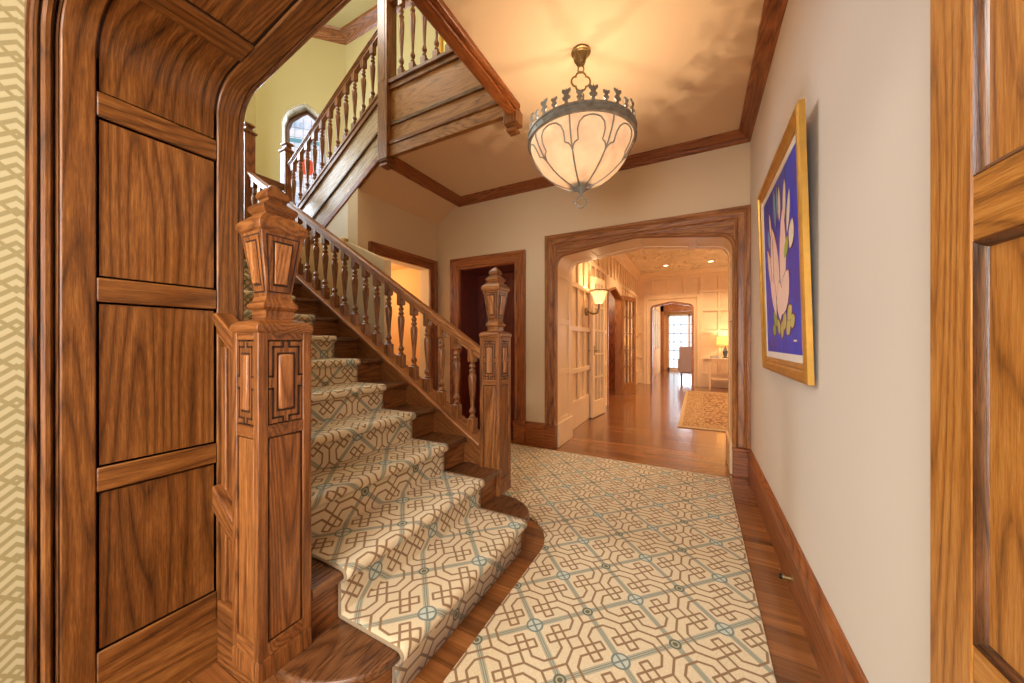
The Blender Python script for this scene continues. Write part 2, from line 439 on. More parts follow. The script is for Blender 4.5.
for a, b in rails:
    MB().sweep(arc_sub(near_arch, a, b), rect(.318, .602, -.012, -.001), m_xz).build('rail', 'jamb_y', A1, .004)
for (a, b), (c, d) in zip(rails, rails[1:]):       # flat fielded panels with a small sunk margin
    MB().sweep(arc_sub(near_arch, b + .006, c - .006), rect(.325, .595, -.0125, -.0095), m_xz).build('panel', 'jamb_a', A1)
for x0, x1 in ((-1.52, -1.49), (.43, .46)):
    MB().sweep([(.253, 0.0), (.67, 0.0)], [(0, .0), (.15, .0), (.165, -.006), (.165, -.02), (0, -.02)], (lambda a, b, d, x=x0: (a, x + .02 + b, d)) if False else (lambda a, b, d: (x0 - b if x0 < 0 else x1 + b, a, d))).build('base_block', 'jamb_a', A1, .002)
# moulded trim on the near edge of the passage
tr = semp('trim_2', 'moulded oak edge between wallpaper and panelled passage')
for nm, sec, mt in (('outer_fillet', rect(.202, .208, -.06, -.028), 'tread_a'), ('flat_mould', [(.208, -.06), (.208, -.022), (.212, -.016), (.218, -.016), (.220, -.03), (.220, -.06)], 'jamb_a'),
                    ('quirk', rect(.220, .224, -.06, -.04), 'tread_a'), ('round_mould', [(.224, -.06), (.224, -.014), (.230, -.006), (.238, -.006), (.244, -.014), (.246, -.03), (.246, -.06)], 'jamb_a'),
                    ('inner_bead', [(.248, -.06), (.248, -.01), (.251, -.004), (.254, -.01), (.254, -.06)], 'tread_a')):
    MB().sweep(near_arch, sec, m_xz).build(nm, mt, tr)

# ---- entrance side walls (wallpaper) and shell behind the camera
struct(MB().box(-1.70, -1.56, -2.7, .205, 0, 2.93).build('wall_left', 'paper', smooth=False), 'cream and olive fretwork wallpaper at the left edge')
struct(MB().box(.62, .75, -2.7, .60, 0, 2.93).build('wall_entry_right', 'wall_r', smooth=False))
struct(MB().box(-1.7, .75, -2.85, -2.7, 0, 2.93).build('wall_entry_back', 'wall_r', smooth=False))
struct(MB().box(-1.7, .75, -2.7, .25, 2.6, 2.93).build('ceiling_entry', 'ceil', smooth=False))

# ---- near wall (its far face is the hall side) above and left of the arch
b = MB()
ap = [(x, z) for x, z in near_arch]
out = [(-1.56, 0), (-1.56, ZU), (.60, ZU), (.60, 0)]
poly = [(-1.56, 0)] + [(x - (.012 if x < -.53 else -.012) * 1.0, z + (.02 if z > 0 else 0)) for x, z in ap] + [(.60, 0), (.60, ZU), (-1.56, ZU)]
b.prism(poly, m_xz, .30, .668)
b.box(-5.85, -1.56, .40, .668, 0, ZU)
struct(b.build('wall_near', 'wall_y', smooth=False))

# ---- right wall
struct(MB().box(XR, XR+.2, .668, 4.0, 0, ZU).build('wall_right', 'wall_r', smooth=False), 'long pale plaster wall on the right with the painting')

# ---- far wall with closet doorway and arch
CX0, CX1, CZ = -2.624, -1.848, 2.05
b = MB()
b.box(-4.95, CX0, YF, 4.0, 0, ZC); b.box(CX0, CX1, YF, 4.0, CZ, ZC); b.box(CX1, -1.337-.02, YF, 4.0, 0, ZC)
poly = [(-1.357, 0)] + [(x - (.02 if x < -.53 else -.02), z + (.02 if z > 0 else 0)) for x, z in far_arch] + [(XR+.2, 0), (XR+.2, ZC), (-1.357, ZC)]
b.prism(poly, m_xz, YF, 4.0)
struct(b.build('wall_far', 'wall', smooth=False), 'cream end wall of the hall with closet door and arch')
struct(MB().box(-4.95, XR+.2, YF, 4.0, ZC, ZU).build('wall_upper_far', 'wall_y', smooth=False), 'yellow upstairs wall above the gallery')

# closet: deep mahogany jamb and panelled door
cl = semp('door_1', 'red brown panelled closet door behind the far newel')
for x0, x1 in ((CX0-.03, CX0+.006), (CX1-.006, CX1+.03)):
    MB().box(x0, x1, YF+.0, 4.0, 0, CZ).build('jamb', 'mahogany', cl)
MB().box(CX0, CX1, YF, 4.0, CZ-.006, CZ+.03).build('jamb', 'mahogany', cl)
MB().box(CX0, CX1, 3.952, 3.98, 0, CZ).build('door_leaf', 'mahogany', cl)
for x in (CX0, (CX0+CX1)/2-.05, CX1-.1): MB().box(x, x+.1, 3.935, 3.955, 0, CZ).build('stile', 'mahogany', cl, .004)
for z in (0, .72, 1.25, 1.93): MB().box(CX0, CX1, 3.936, 3.955, z, z+.11).build('rail', 'mahogany', cl, .004)

# casings
def casing_section(y, w, proud):   # d = Y, off negative = outwards
    return [(y, .0), (y-proud*.5, .0), (y-proud*.6, -.012), (y-proud*.75, -.02), (y-proud*.55, -.032), (y-proud*.6, -w+.05), (y-proud*.8, -w+.035), (y-proud, -w+.025), (y-proud, -w), (y, -w)]
def door_casing(name, x0, x1, z, w, lab):
    t = semp(name, lab)
    MB().sweep([(x0, .25), (x0, z), (x1, z), (x1, .25)], casing_section(YF, w, .045), m_xz).build('casing', 'red_a', t, smooth=False)
    for a, b2 in ((x0-w-.005, x0+.002), (x1-.002, x1+w+.005)):
        MB().box(a, b2, YF-.05, YF, 0, .22).build('plinth_block', 'red_x', t, .004)
        MB().box(a-.004, b2+.004, YF-.054, YF, .22, .25).build('plinth_cap', 'red_x', t, .006)
    return t
door_casing('trim_3', CX0, CX1, CZ, .135, 'oak casing around the closet doorway')
# arch casing: rectangular outer casing, spandrels, arch bead
ac = semp('trim_4', 'broad oak casing around the arch to the next room')
AX0, AX1, AZ = -1.345, .28, 2.178
MB().sweep([(AX0, .25), (AX0, AZ), (AX1, AZ), (AX1, .25)], casing_section(YF, .118, .05), m_xz).build('casing', 'casing_a', ac, smooth=False)
sp = [(AX0, 1.9)] + [(AX0, AZ), (AX1, AZ), (AX1, 1.9)] + [(x, z) for x, z in reversed(far_arch) if z > 1.9]
MB().prism(sp, m_xz, YF-.02, YF+.001).build('spandrel', 'casing_x', ac, smooth=False)
MB().sweep(far_arch, [(YF+.01, -.03), (YF-.03, -.03), (YF-.036, -.018), (YF-.028, -.004), (YF-.012, .002), (YF+.01, .002)], m_xz).build('arch_bead', 'casing_a', ac)
for a, b2 in ((AX0-.123, AX0+.01), (AX1-.01, AX1+.119)):
    MB().box(a, b2, YF-.058, YF+.012, 0, .215).build('plinth_block', 'red_x', ac, .004)
    MB().box(a-.004, min(b2+.004, XR), YF-.062, YF+.012, .215, .245).build('plinth_cap', 'red_x', ac, .008)
# arch reveal, cream panelled
rv = semp('trim_5', 'cream painted panelled reveal lining the arch')
LF = plen(far_arch)
MB().sweep(far_arch, rect(YF+.008, 4.02, -.03, -.010), m_xz).build('panel_backing', 'cream_wood', rv)
MB().sweep(far_arch, rect(YF+.012, YF+.09, -.012, 0), m_xz).build('stile', 'cream_wood', rv, .003)
MB().sweep(far_arch, rect(3.93, 4.02, -.012, 0), m_xz).build('stile', 'cream_wood', rv, .003)
rr = [(0, .30), (.78, .84), (1.34, 1.40), (1.86, 1.92), (s_at_x(far_arch, -1.06), s_at_x(far_arch, -.99)), (LF/2-.035, LF/2+.035)]
rr += [(LF-d, LF-c) for c, d in rr[-2::-1]]
for a, b2 in rr: MB().sweep(arc_sub(far_arch, a, b2), rect(YF+.09, 3.93, -.012, -.001), m_xz).build('rail', 'cream_wood', rv, .003)
MB().box(-1.345, -1.315, YF+.0, 4.03, 0, .26).build('base_block', 'cream_wood', rv, .006)
MB().box(.25, .28, YF+.0, 4.03, 0, .26).build('base_block', 'cream_wood', rv, .006)

# ---- left hall wall (under the upper flight) with doorway
WX = -3.005; DY0, DY1, DZ = 2.59, 3.39, 2.065
b = MB()
b.box(WX-.15, WX, 2.345, DY0, 0, 2.70); b.box(WX-.15, WX, DY1, YF, 0, 2.70); b.box(WX-.15, WX, DY0, DY1, DZ, 2.70)
struct(b.build('wall_under_stair', 'wall', smooth=False), 'cream wall below the upper flight with a doorway')
t6 = semp('trim_6', 'oak casing of the doorway below the upper flight')
MB().sweep([(DY1, 0), (DY1, DZ), (DY0, DZ), (DY0, 0)], [(d, o) for d, o in [(WX, 0), (WX+.025, 0), (WX+.035, .02), (WX+.025, .03), (WX+.03, .08), (WX+.045, .095), (WX+.045, .12), (WX, .12)]], m_yz).build('casing', 'red_a', t6, smooth=False)
# small warm room behind
b = MB()
b.box(-4.6, -4.5, 2.33, YF, 0, 2.2); b.box(-4.5, WX-.15, 2.30, 2.36, 0, 2.2); b.box(-4.5, WX-.15, 3.52, 3.56, 0, 2.2)
struct(b.build('wall_small_room', 'orange_wall', smooth=False))
struct(MB().box(-4.6, WX-.15, 2.33, YF, 2.15, 2.2).build('ceiling_small_room', 'orange_wall', smooth=False))
# plaster knee wall behind the lower balustrade, sloping with the stair
kw = [(-4.3, 0), (-2.49, 0), (-2.49, 1.90), (-2.996, 2.125), (-2.996, 2.30), (-4.3, 2.30)]
struct(MB().prism([(-2.49, 0), (-2.49, 1.89), (-3.02, 2.125), (-3.02, 0)], m_xz, 2.22, 2.30).build('wall_knee', 'wall', smooth=False))
struct(MB().prism([(WX-.15, 0), (WX-.15, 2.62), (-4.3, 1.90), (-5.67, 1.90), (-5.67, 0)], m_xz, 2.347, 2.40).build('wall_stair_side', 'white', smooth=False), 'pale wall below the upper flight lit by the landing window')

# ---- ceilings
struct(MB().box(-1.20, XR+.2, .668, YF, ZC, 3.38).build('ceiling', 'ceil', smooth=False), 'cream hall ceiling around the lantern')
struct(MB().box(XW, -1.20, 2.40, YF, ZC, 3.38).build('ceiling_under_gallery', 'ceil', smooth=False))
b = MB(); sl = (2.93-2.68)/(WX-XW)
b.prism([(XW, 2.90), (-4.3, 2.90-.63*1.65), (-4.3, 3.0-.63*1.65), (XW, 3.05)], m_xz, 2.373, YF)
struct(b.build('ceiling_slope', 'ceil', smooth=False), 'sloping cream soffit of the upper stair flight')
struct(MB().box(-6.2, XR+.2, .3, 4.0, ZU, ZU+.1).build('ceiling_upper', 'wall_y', smooth=False))
struct(MB().box(-5.75, -4.306, .668, YF, 2.16, 2.34).build('floor_landing', 'oak_y', smooth=False))
# crown mouldings
csec = lambda z: [(z, 0), (z, .09), (z-.018, .088), (z-.03, .07), (z-.05, .05), (z-.06, .03), (z-.072, .022), (z-.078, .012), (z-.085, .0)]
struct(MB().sweep([(XW, 2.42), (XW, YF), (XR, YF), (XR, .67)], csec(ZC), m_xy).build('trim_7', 'red_a', smooth=False), 'oak crown moulding around the hall ceiling')
cs2 = [(ZU, 0), (ZU, .13), (ZU-.03, .12), (ZU-.07, .06), (ZU-.11, .03), (ZU-.14, .0)]
# upper landing bay: 45 degree wall with window, left wall
P0, P1 = (-4.82, YF), (-5.67, 2.70)
struct(MB().sweep([(-5.67, .67), P1, P0, (XR, YF)], cs2, m_xy).build('trim_8', 'oak_a', smooth=False), 'oak crown moulding of the upper stair hall')
struct(MB().box(-5.85, -5.67, .4, 2.70, 0, ZU).build('wall_stair_left', 'wall_y', smooth=False), 'yellow wall on the far left of the upper landing')
bay = lambda a, b, d: (P0[0] + (P1[0]-P0[0])*a/1.202 - d*.7071, P0[1] + (P1[1]-P0[1])*a/1.202 + d*.7071, b)
wa, wb = .29, .86
warch = [(wa, 3.1), (wa, 4.42), (wa+.05, 4.56), (wa+.14, 4.64), ((wa+wb)/2, 4.73), (wb-.14, 4.64), (wb-.05, 4.56), (wb, 4.42), (wb, 3.1)]
b = MB()
b.prism([(0, 0), (wa, 0), (wa, 3.1)] + [] + [(wb, 3.1), (wb, 0), (1.202, 0), (1.202, ZU), (0, ZU)] if False else [(0, 3.1), (wa, 3.1)] + warch[1:-1] + [(wb, 3.1), (1.202, 3.1), (1.202, ZU), (0, ZU)], bay, 0, .30)
b.prism([(0, 0), (1.202, 0), (1.202, 3.1), (0, 3.1)], bay, 0, .30)
struct(b.build('wall_bay', 'wall_y', smooth=False), 'angled yellow bay wall holding the stained glass window')
w1 = semp('window_1', 'arched leaded landing window with coloured glass above the stair')
wpath = [(a, z) for a, z in warch]
MB().sweep(wpath, [(.0, 0), (.17, 0), (.17, -.02), (0, -.02)], bay).build('reveal', 'white', w1)
MB().sweep(wpath, rect(.15, .20, 0.0, .045), bay).build('window_frame', 'tread_a', w1, .004)
MB().box(0, .01, 0, .01, 0, .01) if False else None
pg = [(a + (.04 if a < .5 else (-.04 if a > .65 else 0)), z - (.04 if z > 4 else 0)) for a, z in warch]
MB().prism(pg, bay, .178, .186).build('pane', 'leaded', w1)
b = MB()
for k in range(1, 5): b.tube([bay(wa + (wb-wa)*k/5, 3.1, .175), bay(wa + (wb-wa)*k/5, 4.6, .175)], .003, 6)
for k in range(1, 10): b.tube([bay(wa, 3.1 + k*.15, .175), bay(wb, 3.1 + k*.15, .175)], .003, 6)
b.build('leading', 'iron', w1)
MB().prism([(wa+.04, 4.22), (wb-.04, 4.22), (wb-.04, 4.28), (wa+.04, 4.28)], bay, .172, .178).build('blue_band', 'stain_blue', w1)
MB().prism([(.575+.11*math.cos(2*PI*k/12), 3.86+.13*math.sin(2*PI*k/12)) for k in range(12)], bay, .172, .178).build('red_emblem', 'stain_red', w1)
MB().box(0, .001, 0, .001, 0, .001) if False else None
MB().prism([(wa-.02, 3.06), (wb+.02, 3.06), (wb+.02, 3.1), (wa-.02, 3.1)], bay, -.03, .17).build('sill', 'white', w1)

# ---- baseboards
bsec = [(0, 0), (0, .024), (.185, .024), (.195, .030), (.205, .026), (.225, .022), (.24, .010), (.25, .006), (.25, 0)]
struct(MB().sweep([(XR, YF-.05), (XR, .90)], bsec, m_xy).build('baseboard_right', 'red_a', smooth=False), 'tall moulded oak baseboard along the right wall')
struct(MB().sweep([(CX1+.14, YF), (AX0-.125, YF)], bsec, m_xy).build('baseboard_far', 'red_a', smooth=False))
struct(MB().sweep([(WX, 3.51), (WX, YF), (CX0-.14, YF)], bsec, m_xy).build('baseboard_corner', 'red_a', smooth=False))

# ================================================================== STAIR
YS0, YS1 = .69, 1.93
st = thing('staircase', 'oak lower stair flight rising left from the hall with a rounded bottom step', 'stairs', (0, 0, 0))
def bull(rx, ry, yc0, yc1, xb):
    p = [(xb, yc0 - ry)]
    p += [(-1.1 + rx*math.sin(PI/2*k/10), yc0 - ry*math.cos(PI/2*k/10)) for k in range(0, 11)]
    p += [(-1.1 + rx*math.cos(PI/2*k/10), yc1 + ry*math.sin(PI/2*k/10)) for k in range(0, 11)]
    return p + [(xb, yc1 + ry)]
MB().prism(bull(.27, .215, .80, 1.73, -1.26), m_xy, RISE-.034, RISE).build('tread', 'tread_y', st, .010, segs=3)
MB().prism(bull(.242, .19, .80, 1.73, -1.25), m_xy, 0, RISE-.034).build('riser', 'oak_y', st, .002)
for n_ in range(2, 15):
    xn = -(.835 + (n_-1)*RUN); z = n_*RISE
    y0 = YS0 if n_ > 2 else .69
    MB().box(xn-RUN-.02, xn, y0, YS1, z-.034, z).build('tread', 'tread_y', st, .010, segs=3)
    MB().box(xn-.05, xn-.025, y0, YS1, z-RISE, z-.034).build('riser', 'oak_y', st)
b = MB()                                     # closed carriage under the flight
b.prism([(-1.30, 0), (-1.30, nose(-1.30)-.25), (-4.3, nose(-4.3)-.25), (-4.3, 0)], m_xz, 1.90, 2.0)
b.build('under_stair_panel', 'oak_z', st)
# outer string on the far side (rises just above the nosings)
def slope_box(x0, x1, y0, y1, f, lo, hi):
    return MB().prism([(x0, f(x0)+lo), (x1, f(x1)+lo), (x1, f(x1)+hi), (x0, f(x0)+hi)], m_xz, y0, y1)
slope_box(-1.26, -4.30, 1.925, 2.025, nose, -.36, .012).build('string', 'oak_a', st, .004, grain=(-RUN, 0, RISE))
slope_box(-1.26, -4.30, 1.905, 2.045, nose, .012, .036).build('string_cap', 'casing_a', st, .006, grain=(-RUN, 0, RISE))
# wall string near side
slope_box(-1.55, -4.30, .672, .69, nose, -.3, .06).build('wall_string', 'oak_a', st, grain=(-RUN, 0, RISE))

# runner carpet on the stair
RW0, RW1 = .795, 1.706
def runner():
    bm = bmesh.new(); uvl = bm.loops.layers.uv.new('UVMap')
    pts = [(-.853, .002), (-.853, RISE-.05)]
    for n_ in range(1, 15):
        xn = -(.835 + (n_-1)*RUN) - (-.005 if n_ == 1 else 0.0); z = n_*RISE; r = .021
        xr = xn - .020
        cx, cz = xn - .006, z - .014
        for k in range(0, 9):
            a = -PI*.62 + k*(PI*.62 + PI/2)/8
            pts.append((cx + r*math.cos(a), cz + r*math.sin(a)))
        if n_ < 14:
            nx = -(.835 + n_*RUN) - .020
            pts += [(xn-.06, z+.007), (xn-.14, z+.007), (nx+.016, z+.007), (nx+.008, z+.0075), (nx+.0035, z+.012), (nx+.003, z+.022), (nx+.003, z+.08), (nx+.002, z+RISE-.06), (nx+.002, z+RISE-.045)]
        else: pts.append((xn-.4, z+.008))
    ny = 24; s = 0; rows = []
    for i, (x, z) in enumerate(pts):
        if i: s += math.hypot(x-pts[i-1][0], z-pts[i-1][1])
        rows.append(([bm.verts.new((x, RW0 + (RW1-RW0)*j/ny, z)) for j in range(ny+1)], s))
    for (r0, s0), (r1, s1) in zip(rows, rows[1:]):
        for j in range(ny):
            f = bm.faces.new((r0[j], r0[j+1], r1[j+1], r1[j]))
            for lp, uv in zip(f.loops, ((j/ny, s0), ((j+1)/ny, s0), ((j+1)/ny, s1), (j/ny, s1))):
                lp[uvl].uv = (uv[0]*(RW1-RW0), uv[1])
    me = bpy.data.meshes.new('stair_runner'); bm.to_mesh(me); bm.free(); me.materials.append(M['runner'])
    for p in me.polygons: p.use_smooth = True
    me.set_sharp_from_angle(angle=math.radians(50))
    o = bpy.data.objects.new('stair_runner', me); COL.objects.link(o)
    sd = o.modifiers.new('pile', 'SOLIDIFY'); sd.thickness = .007; sd.offset = 0
    return o
tag(runner(), 'cream trellis patterned stair runner carpet climbing the lower flight', 'stair carpet')

# hall carpet
hc = [(.235, .70), (.235, 3.42), (-2.85, 3.42), (-2.85, 2.16), (-1.3, 2.16), (-1.3, 2.075), (-1.1, 2.075)]
hc += [(-1.1 + .348*math.sin(PI/2*k/12), 1.73 + .345*math.cos(PI/2*k/12)) for k in range(1, 13)]
hc += [(-.752, .86), (-.80, .70)]
tag(MB().prism(hc, m_xy, 0.0, .011).build('hall_carpet', 'carpet', None, .004), 'cream trellis patterned carpet with blue grey lattice covering the hall floor', 'carpet')

# ---- newel posts
def newel(label, loc, base_z):
    t = thing('newel_post', label, 'newel post', loc); t.scale = (.94, 1, 1)
    MB().square_stack([(0, .0785), (.05, .0785), (.062, .076), (.062, .070), (.07, .070)]).build('base', 'oak_z', t, .002)
    MB().box(-.069, .069, -.069, .069, .05, 1.0).build('shaft', 'groove', t)
    b = MB()
    for sx in (-1, 1):
        for sy in (-1, 1):
            x0, x1 = sorted((sx*.078, sx*.050)); y0, y1 = sorted((sy*.078, sy*.050)); b.box(x0, x1, y0, y1, .062, 1.01)
    b.build('corner_stile', 'oak_z', t, .003)
    for z0, z1 in ((.062, .10), (.70, .735), (.985, 1.01)):
        MB().box(-.0775, .0775, -.051, .051, z0, z1).box(-.051, .051, -.0775, .0775, z0, z1).build('rail', 'oak_x', t, .002)
    for k in range(4):
        R = Matrix.Rotation(k*PI/2, 4, 'Z')
        def facebox(x0, x1, y0, y1, z0, z1, nm, mt, par, bev):
            b = MB(); b.box(x0, x1, y0, y1, z0, z1); bmesh.ops.transform(b.bm, matrix=R, verts=b.bm.verts); return b.build(nm, mt, par, bev)
        facebox(-.046, .046, -.0745, -.06, .104, .696, 'lower_panel', 'oak_z', t, .004)
        p = facebox(-.047, .047, -.0752, -.06, .739, .981, 'upper_panel', 'oak_z', t, .001)
        facebox(-.0265, .0265, -.0757, -.07, .772, .948, 'panel_line', 'groove', p, 0)
        facebox(-.022, .022, -.082, -.07, .778, .942, 'raised_field', 'casing_z', p, .006)
        b = MB()       # dark flush strapwork bars around the upper panel
        for x0, x1, z0, z1 in ((-.040, -.034, .752, .845), (-.040, -.034, .875, .968), (.034, .040, .752, .845), (.034, .040, .875, .968), (-.040, -.010, .962, .968), (.010, .040, .962, .968), (-.04, -.01, .752, .758), (.01, .04, .752, .758),
                               (-.051, -.034, .839, .845), (-.051, -.034, .875, .881), (.034, .051, .839, .845), (.034, .051, .875, .881), (-.012, -.006, .735, .758), (.006, .012, .735, .758), (-.012, -.006, .962, .985), (.006, .012, .962, .985)):
            b.box(x0, x1, -.0760, -.068, z0, z1)
        bmesh.ops.transform(b.bm, matrix=R, verts=b.bm.verts); b.build('strapwork_inlay', 'groove', p)
    MB().square_stack([(1.005, .076), (1.010, .081), (1.020, .0835), (1.032, .081), (1.040, .070), (1.048, .05)]).build('shaft_cap', 'oak_x', t, .002)
    MB().square_stack([(1.044, .040), (1.075, .040), (1.078, .046), (1.086, .051), (1.096, .049), (1.102, .042), (1.118, .037)]).build('collar', 'oak_x', t)
    MB().square_stack([(1.112, .036), (1.17, .043), (1.24, .0535), (1.312, .0635)]).build('urn', 'oak_z', t, .003)
    for k in range(4):     # raised tapered fields on the urn
        R = Matrix.Rotation(k*PI/2, 4, 'Z')
        def q(w, z, d):
            h = .036 + (.0635-.036)*(z-1.112)/.2
            return (w*h, -(h+d), z)
        par = t
        for fr, d, z0, z1, mt, nm in ((.80, .0006, 1.130, 1.300, 'groove', 'urn_panel'), (.72, .0012, 1.134, 1.296, 'oak_z', 'panel_margin'), (.50, .0018, 1.150, 1.284, 'groove', 'panel_line'), (.42, .008, 1.154, 1.280, 'casing_z', 'raised_field')):
            g = .004 if d > .005 else .0
            rings = [[q(-fr, z0, -.004), q(fr, z0, -.004), q(fr, z1, -.004), q(-fr, z1, -.004)], [q(-fr*(1-g*20), z0+g, d), q(fr*(1-g*20), z0+g, d), q(fr*(1-g*20), z1-g, d), q(-fr*(1-g*20), z1-g, d)]]
            b = MB(); b.loft([[R @ Vector(p_) for p_ in r] for r in rings]); o = b.build(nm, mt, par, smooth=False)
            if nm == 'urn_panel': par = o
    MB().square_stack([(1.306, .059), (1.314, .069), (1.326, .073), (1.338, .071), (1.346, .065), (1.352, .059), (1.366, .044)]).build('urn_rim', 'oak_x', t, .002)
    MB().square_stack([(1.362, .041), (1.372, .041), (1.377, .047), (1.386, .051), (1.394, .049), (1.402, .040), (1.412, .028)]).build('upper_tier', 'oak_x', t, .001)
    MB().square_stack([(1.41, .027), (1.418, .027), (1.424, .034), (1.436, .034), (1.445, .029), (1.47, .007)]).build('tip', 'oak_x', t, .001)
    return t
newel('carved oak newel post with urn top nearest the camera at the stair foot', (-1.175, .609, RISE), 0)
newel('carved oak newel post with urn top in front of the closet door', (-1.175, 1.973, RISE), 0)

# ---- balusters
def baluster_mesh(h, mat):
    b = MB(); w = .026
    b.square_stack([(-.03, w), (.085, w), (.092, w*.7)])
    k = (h - .16) / .40
    pr = [(.088, .013), (.098, .019), (.108, .013), (.116, .011), (.124, .017), (.136, .020), (.148, .015), (.158, .010), (.17, .010), (.21, .0125), (.29, .019), (.345, .0225), (.37, .021), (.388, .013), (.394, .018), (.404, .0195), (.412, .013), (.42, .012), (.43, .018), (.44, .016), (.45, .011), (.462, .012)]
    b.lathe([(.088 + (z-.088)*(h-.07-.088)/(.462-.088), r*1.2) for z, r in pr], n=12)
    b.square_stack([(h-.072, w*.7), (h-.066, w*.9), (h+.03, w*.9)])
    return b
def rail_obj(name, x0, x1, y, f, mat, parent, up=.65, w=.036, hgt=.062):
    """moulded handrail; top follows f(x)+up."""
    sec = [(-w, -.020), (-w, -.008), (-w*.86, -.004), (-w*.7, 0), (w*.7, 0), (w*.86, -.004), (w, -.008), (w, -.020), (w*.8, -.026), (w*.8, -.036), (w*.62, -.042), (w*.62, -hgt), (-w*.62, -hgt), (-w*.62, -.042), (-w*.8, -.036), (-w*.8, -.026)]
    b = MB(); b.loft([[(x, y+a, f(x)+up+z*1.18) for a, z in sec] for x in (x0, x1)])
    return b.build(name, mat[:-1] + 'a', parent, grain=(x1-x0, 0, f(x1)-f(x0)))

bl = thing('stair_balustrade', 'turned oak balustrade along the far side of the lower flight', 'balustrade', (0, 0, 0))
YB = 1.973
rail_obj('handrail', -1.262, -4.26, YB, nose, 'casing_x', bl)
bproto = None
for k in range(22):
    x = -1.36 - k*.1335
    if x < -4.22: break
    z = nose(x) + .034
    if bproto is None: bproto = baluster_mesh(.545, 'oak_z').build('baluster', 'oak_z', bl); bproto.location = (x, YB, z)
    else: dup(bproto, bl, (x, YB, z))

# ---- short panelled parapet between near newel and jamb
pp = thing('stair_parapet', 'short panelled oak parapet between the near newel and the panelled passage', 'parapet', (0, 0, 0))
PX0, PX1 = -1.262, -1.52
rail_obj('handrail', PX0, PX1, .622, nose, 'oak_x', pp)
MB().prism([(PX0, 0), (PX0, nose(PX0)+.6), (PX1, nose(PX1)+.6), (PX1, 0)], m_xz, .622, .65).build('panel', 'oak_z', pp)
slope_box(PX0, PX1, .585, .66, nose, -.05, .036).build('string_cap', 'oak_a', pp, .006, grain=(-RUN, 0, RISE))
slope_box(PX0, PX1, .600, .65, nose, -.09, -.05).build('string_mould', 'casing_a', pp, .006, grain=(-RUN, 0, RISE))
MB().box(PX1, PX0, .600, .66, 0, .22).build('plinth', 'oak_x', pp, .006)
MB().box(PX1, PX1+.035, .612, .65, .2, 1.13).build('stile', 'oak_z', pp, .004)

# ---- landing newels and level rail
def small_newel(label, x, y, z0, h=1.16, w=.052):
    t = thing('newel_post', label, 'newel post', (x, y, z0))
    MB().box(-w, w, -w, w, -.25, h-.14).build('shaft', 'oak_z', t, .004)
    MB().box(-w*.62, w*.62, -w-.004, w+.004, .25, h-.22).box(-w-.004, w+.004, -w*.62, w*.62, .25, h-.22).build('panel', 'red_z', t, .004)
    MB().square_stack([(h-.14, w), (h-.13, w*1.25), (h-.115, w*1.3), (h-.10, w*.9), (h-.085, w*.62), (h-.06, w*.62), (h-.05, w*.95), (h-.035, w), (h-.02, w*.8), (h, w*.15)]).build('cap', 'oak_x', t, .001)
    return t
small_newel('square oak landing newel at the head of the lower flight', -4.30, YB, 2.366)
small_newel('square oak landing newel below the stained glass window', -4.30, 2.385, 2.366)
lr = thing('landing_rail', 'short level oak rail linking the two landing newels', 'rail', (0, 0, 0))
MB().box(-4.335, -4.265, YB+.05, 2.385-.05, 2.93, 3.0).build('handrail', 'oak_y', lr, .01)
MB().box(-4.33, -4.27, YB+.05, 2.385-.05, 2.30, 2.62).build('fascia', 'oak_y', lr, .006)
bp2 = None
for k in range(2):
    loc = (-4.30, YB + .14 + k*.135, 2.63)
    if bp2 is None: bp2 = baluster_mesh(.31, 'oak_z').build('baluster', 'oak_z', lr); bp2.location = loc
    else: dup(bp2, lr, loc)

# ---- upper flight
YU = 2.385
uf = thing('staircase', 'upper stair flight with panelled side string rising right towards the gallery post', 'stairs', (0, 0, 0))
slope_box(-4.25, -2.70, 2.36, 2.40, nose_up, -.56, .0).build('string', 'glare_x', uf, grain=(RUN, 0, RISE))
slope_box(-4.25, -2.70, 2.335, 2.44, nose_up, .0, .036).build('string_cap', 'oak_a', uf, .006, grain=(RUN, 0, RISE))
slope_box(-4.25, -2.70, 2.342, 2.36, nose_up, -.055, .0).build('upper_mould', 'oak_a', uf, .004, grain=(RUN, 0, RISE))
slope_box(-4.25, -2.70, 2.344, 2.36, nose_up, -.345, -.315).build('middle_mould', 'tread_a', uf, .006, grain=(RUN, 0, RISE))
slope_box(-4.25, -2.70, 2.338, 2.372, nose_up, -.63, -.55).build('lower_mould', 'red_a', uf, .01, grain=(RUN, 0, RISE))
ub = thing('stair_balustrade', 'turned oak balustrade of the upper flight in front of the landing window', 'balustrade', (0, 0, 0))
rail_obj('handrail', -4.25, -2.69, YU, nose_up, 'oak_x', ub, up=.70)
up_p = None
for k in range(12):
    x = -4.17 + k*.1335
    if x > -2.72: break
    loc = (x, YU, nose_up(x)+.034)
    if up_p is None: up_p = baluster_mesh(.595, 'oak_z').build('baluster', 'oak_z', ub); up_p.location = loc
    else: dup(up_p, ub, loc)

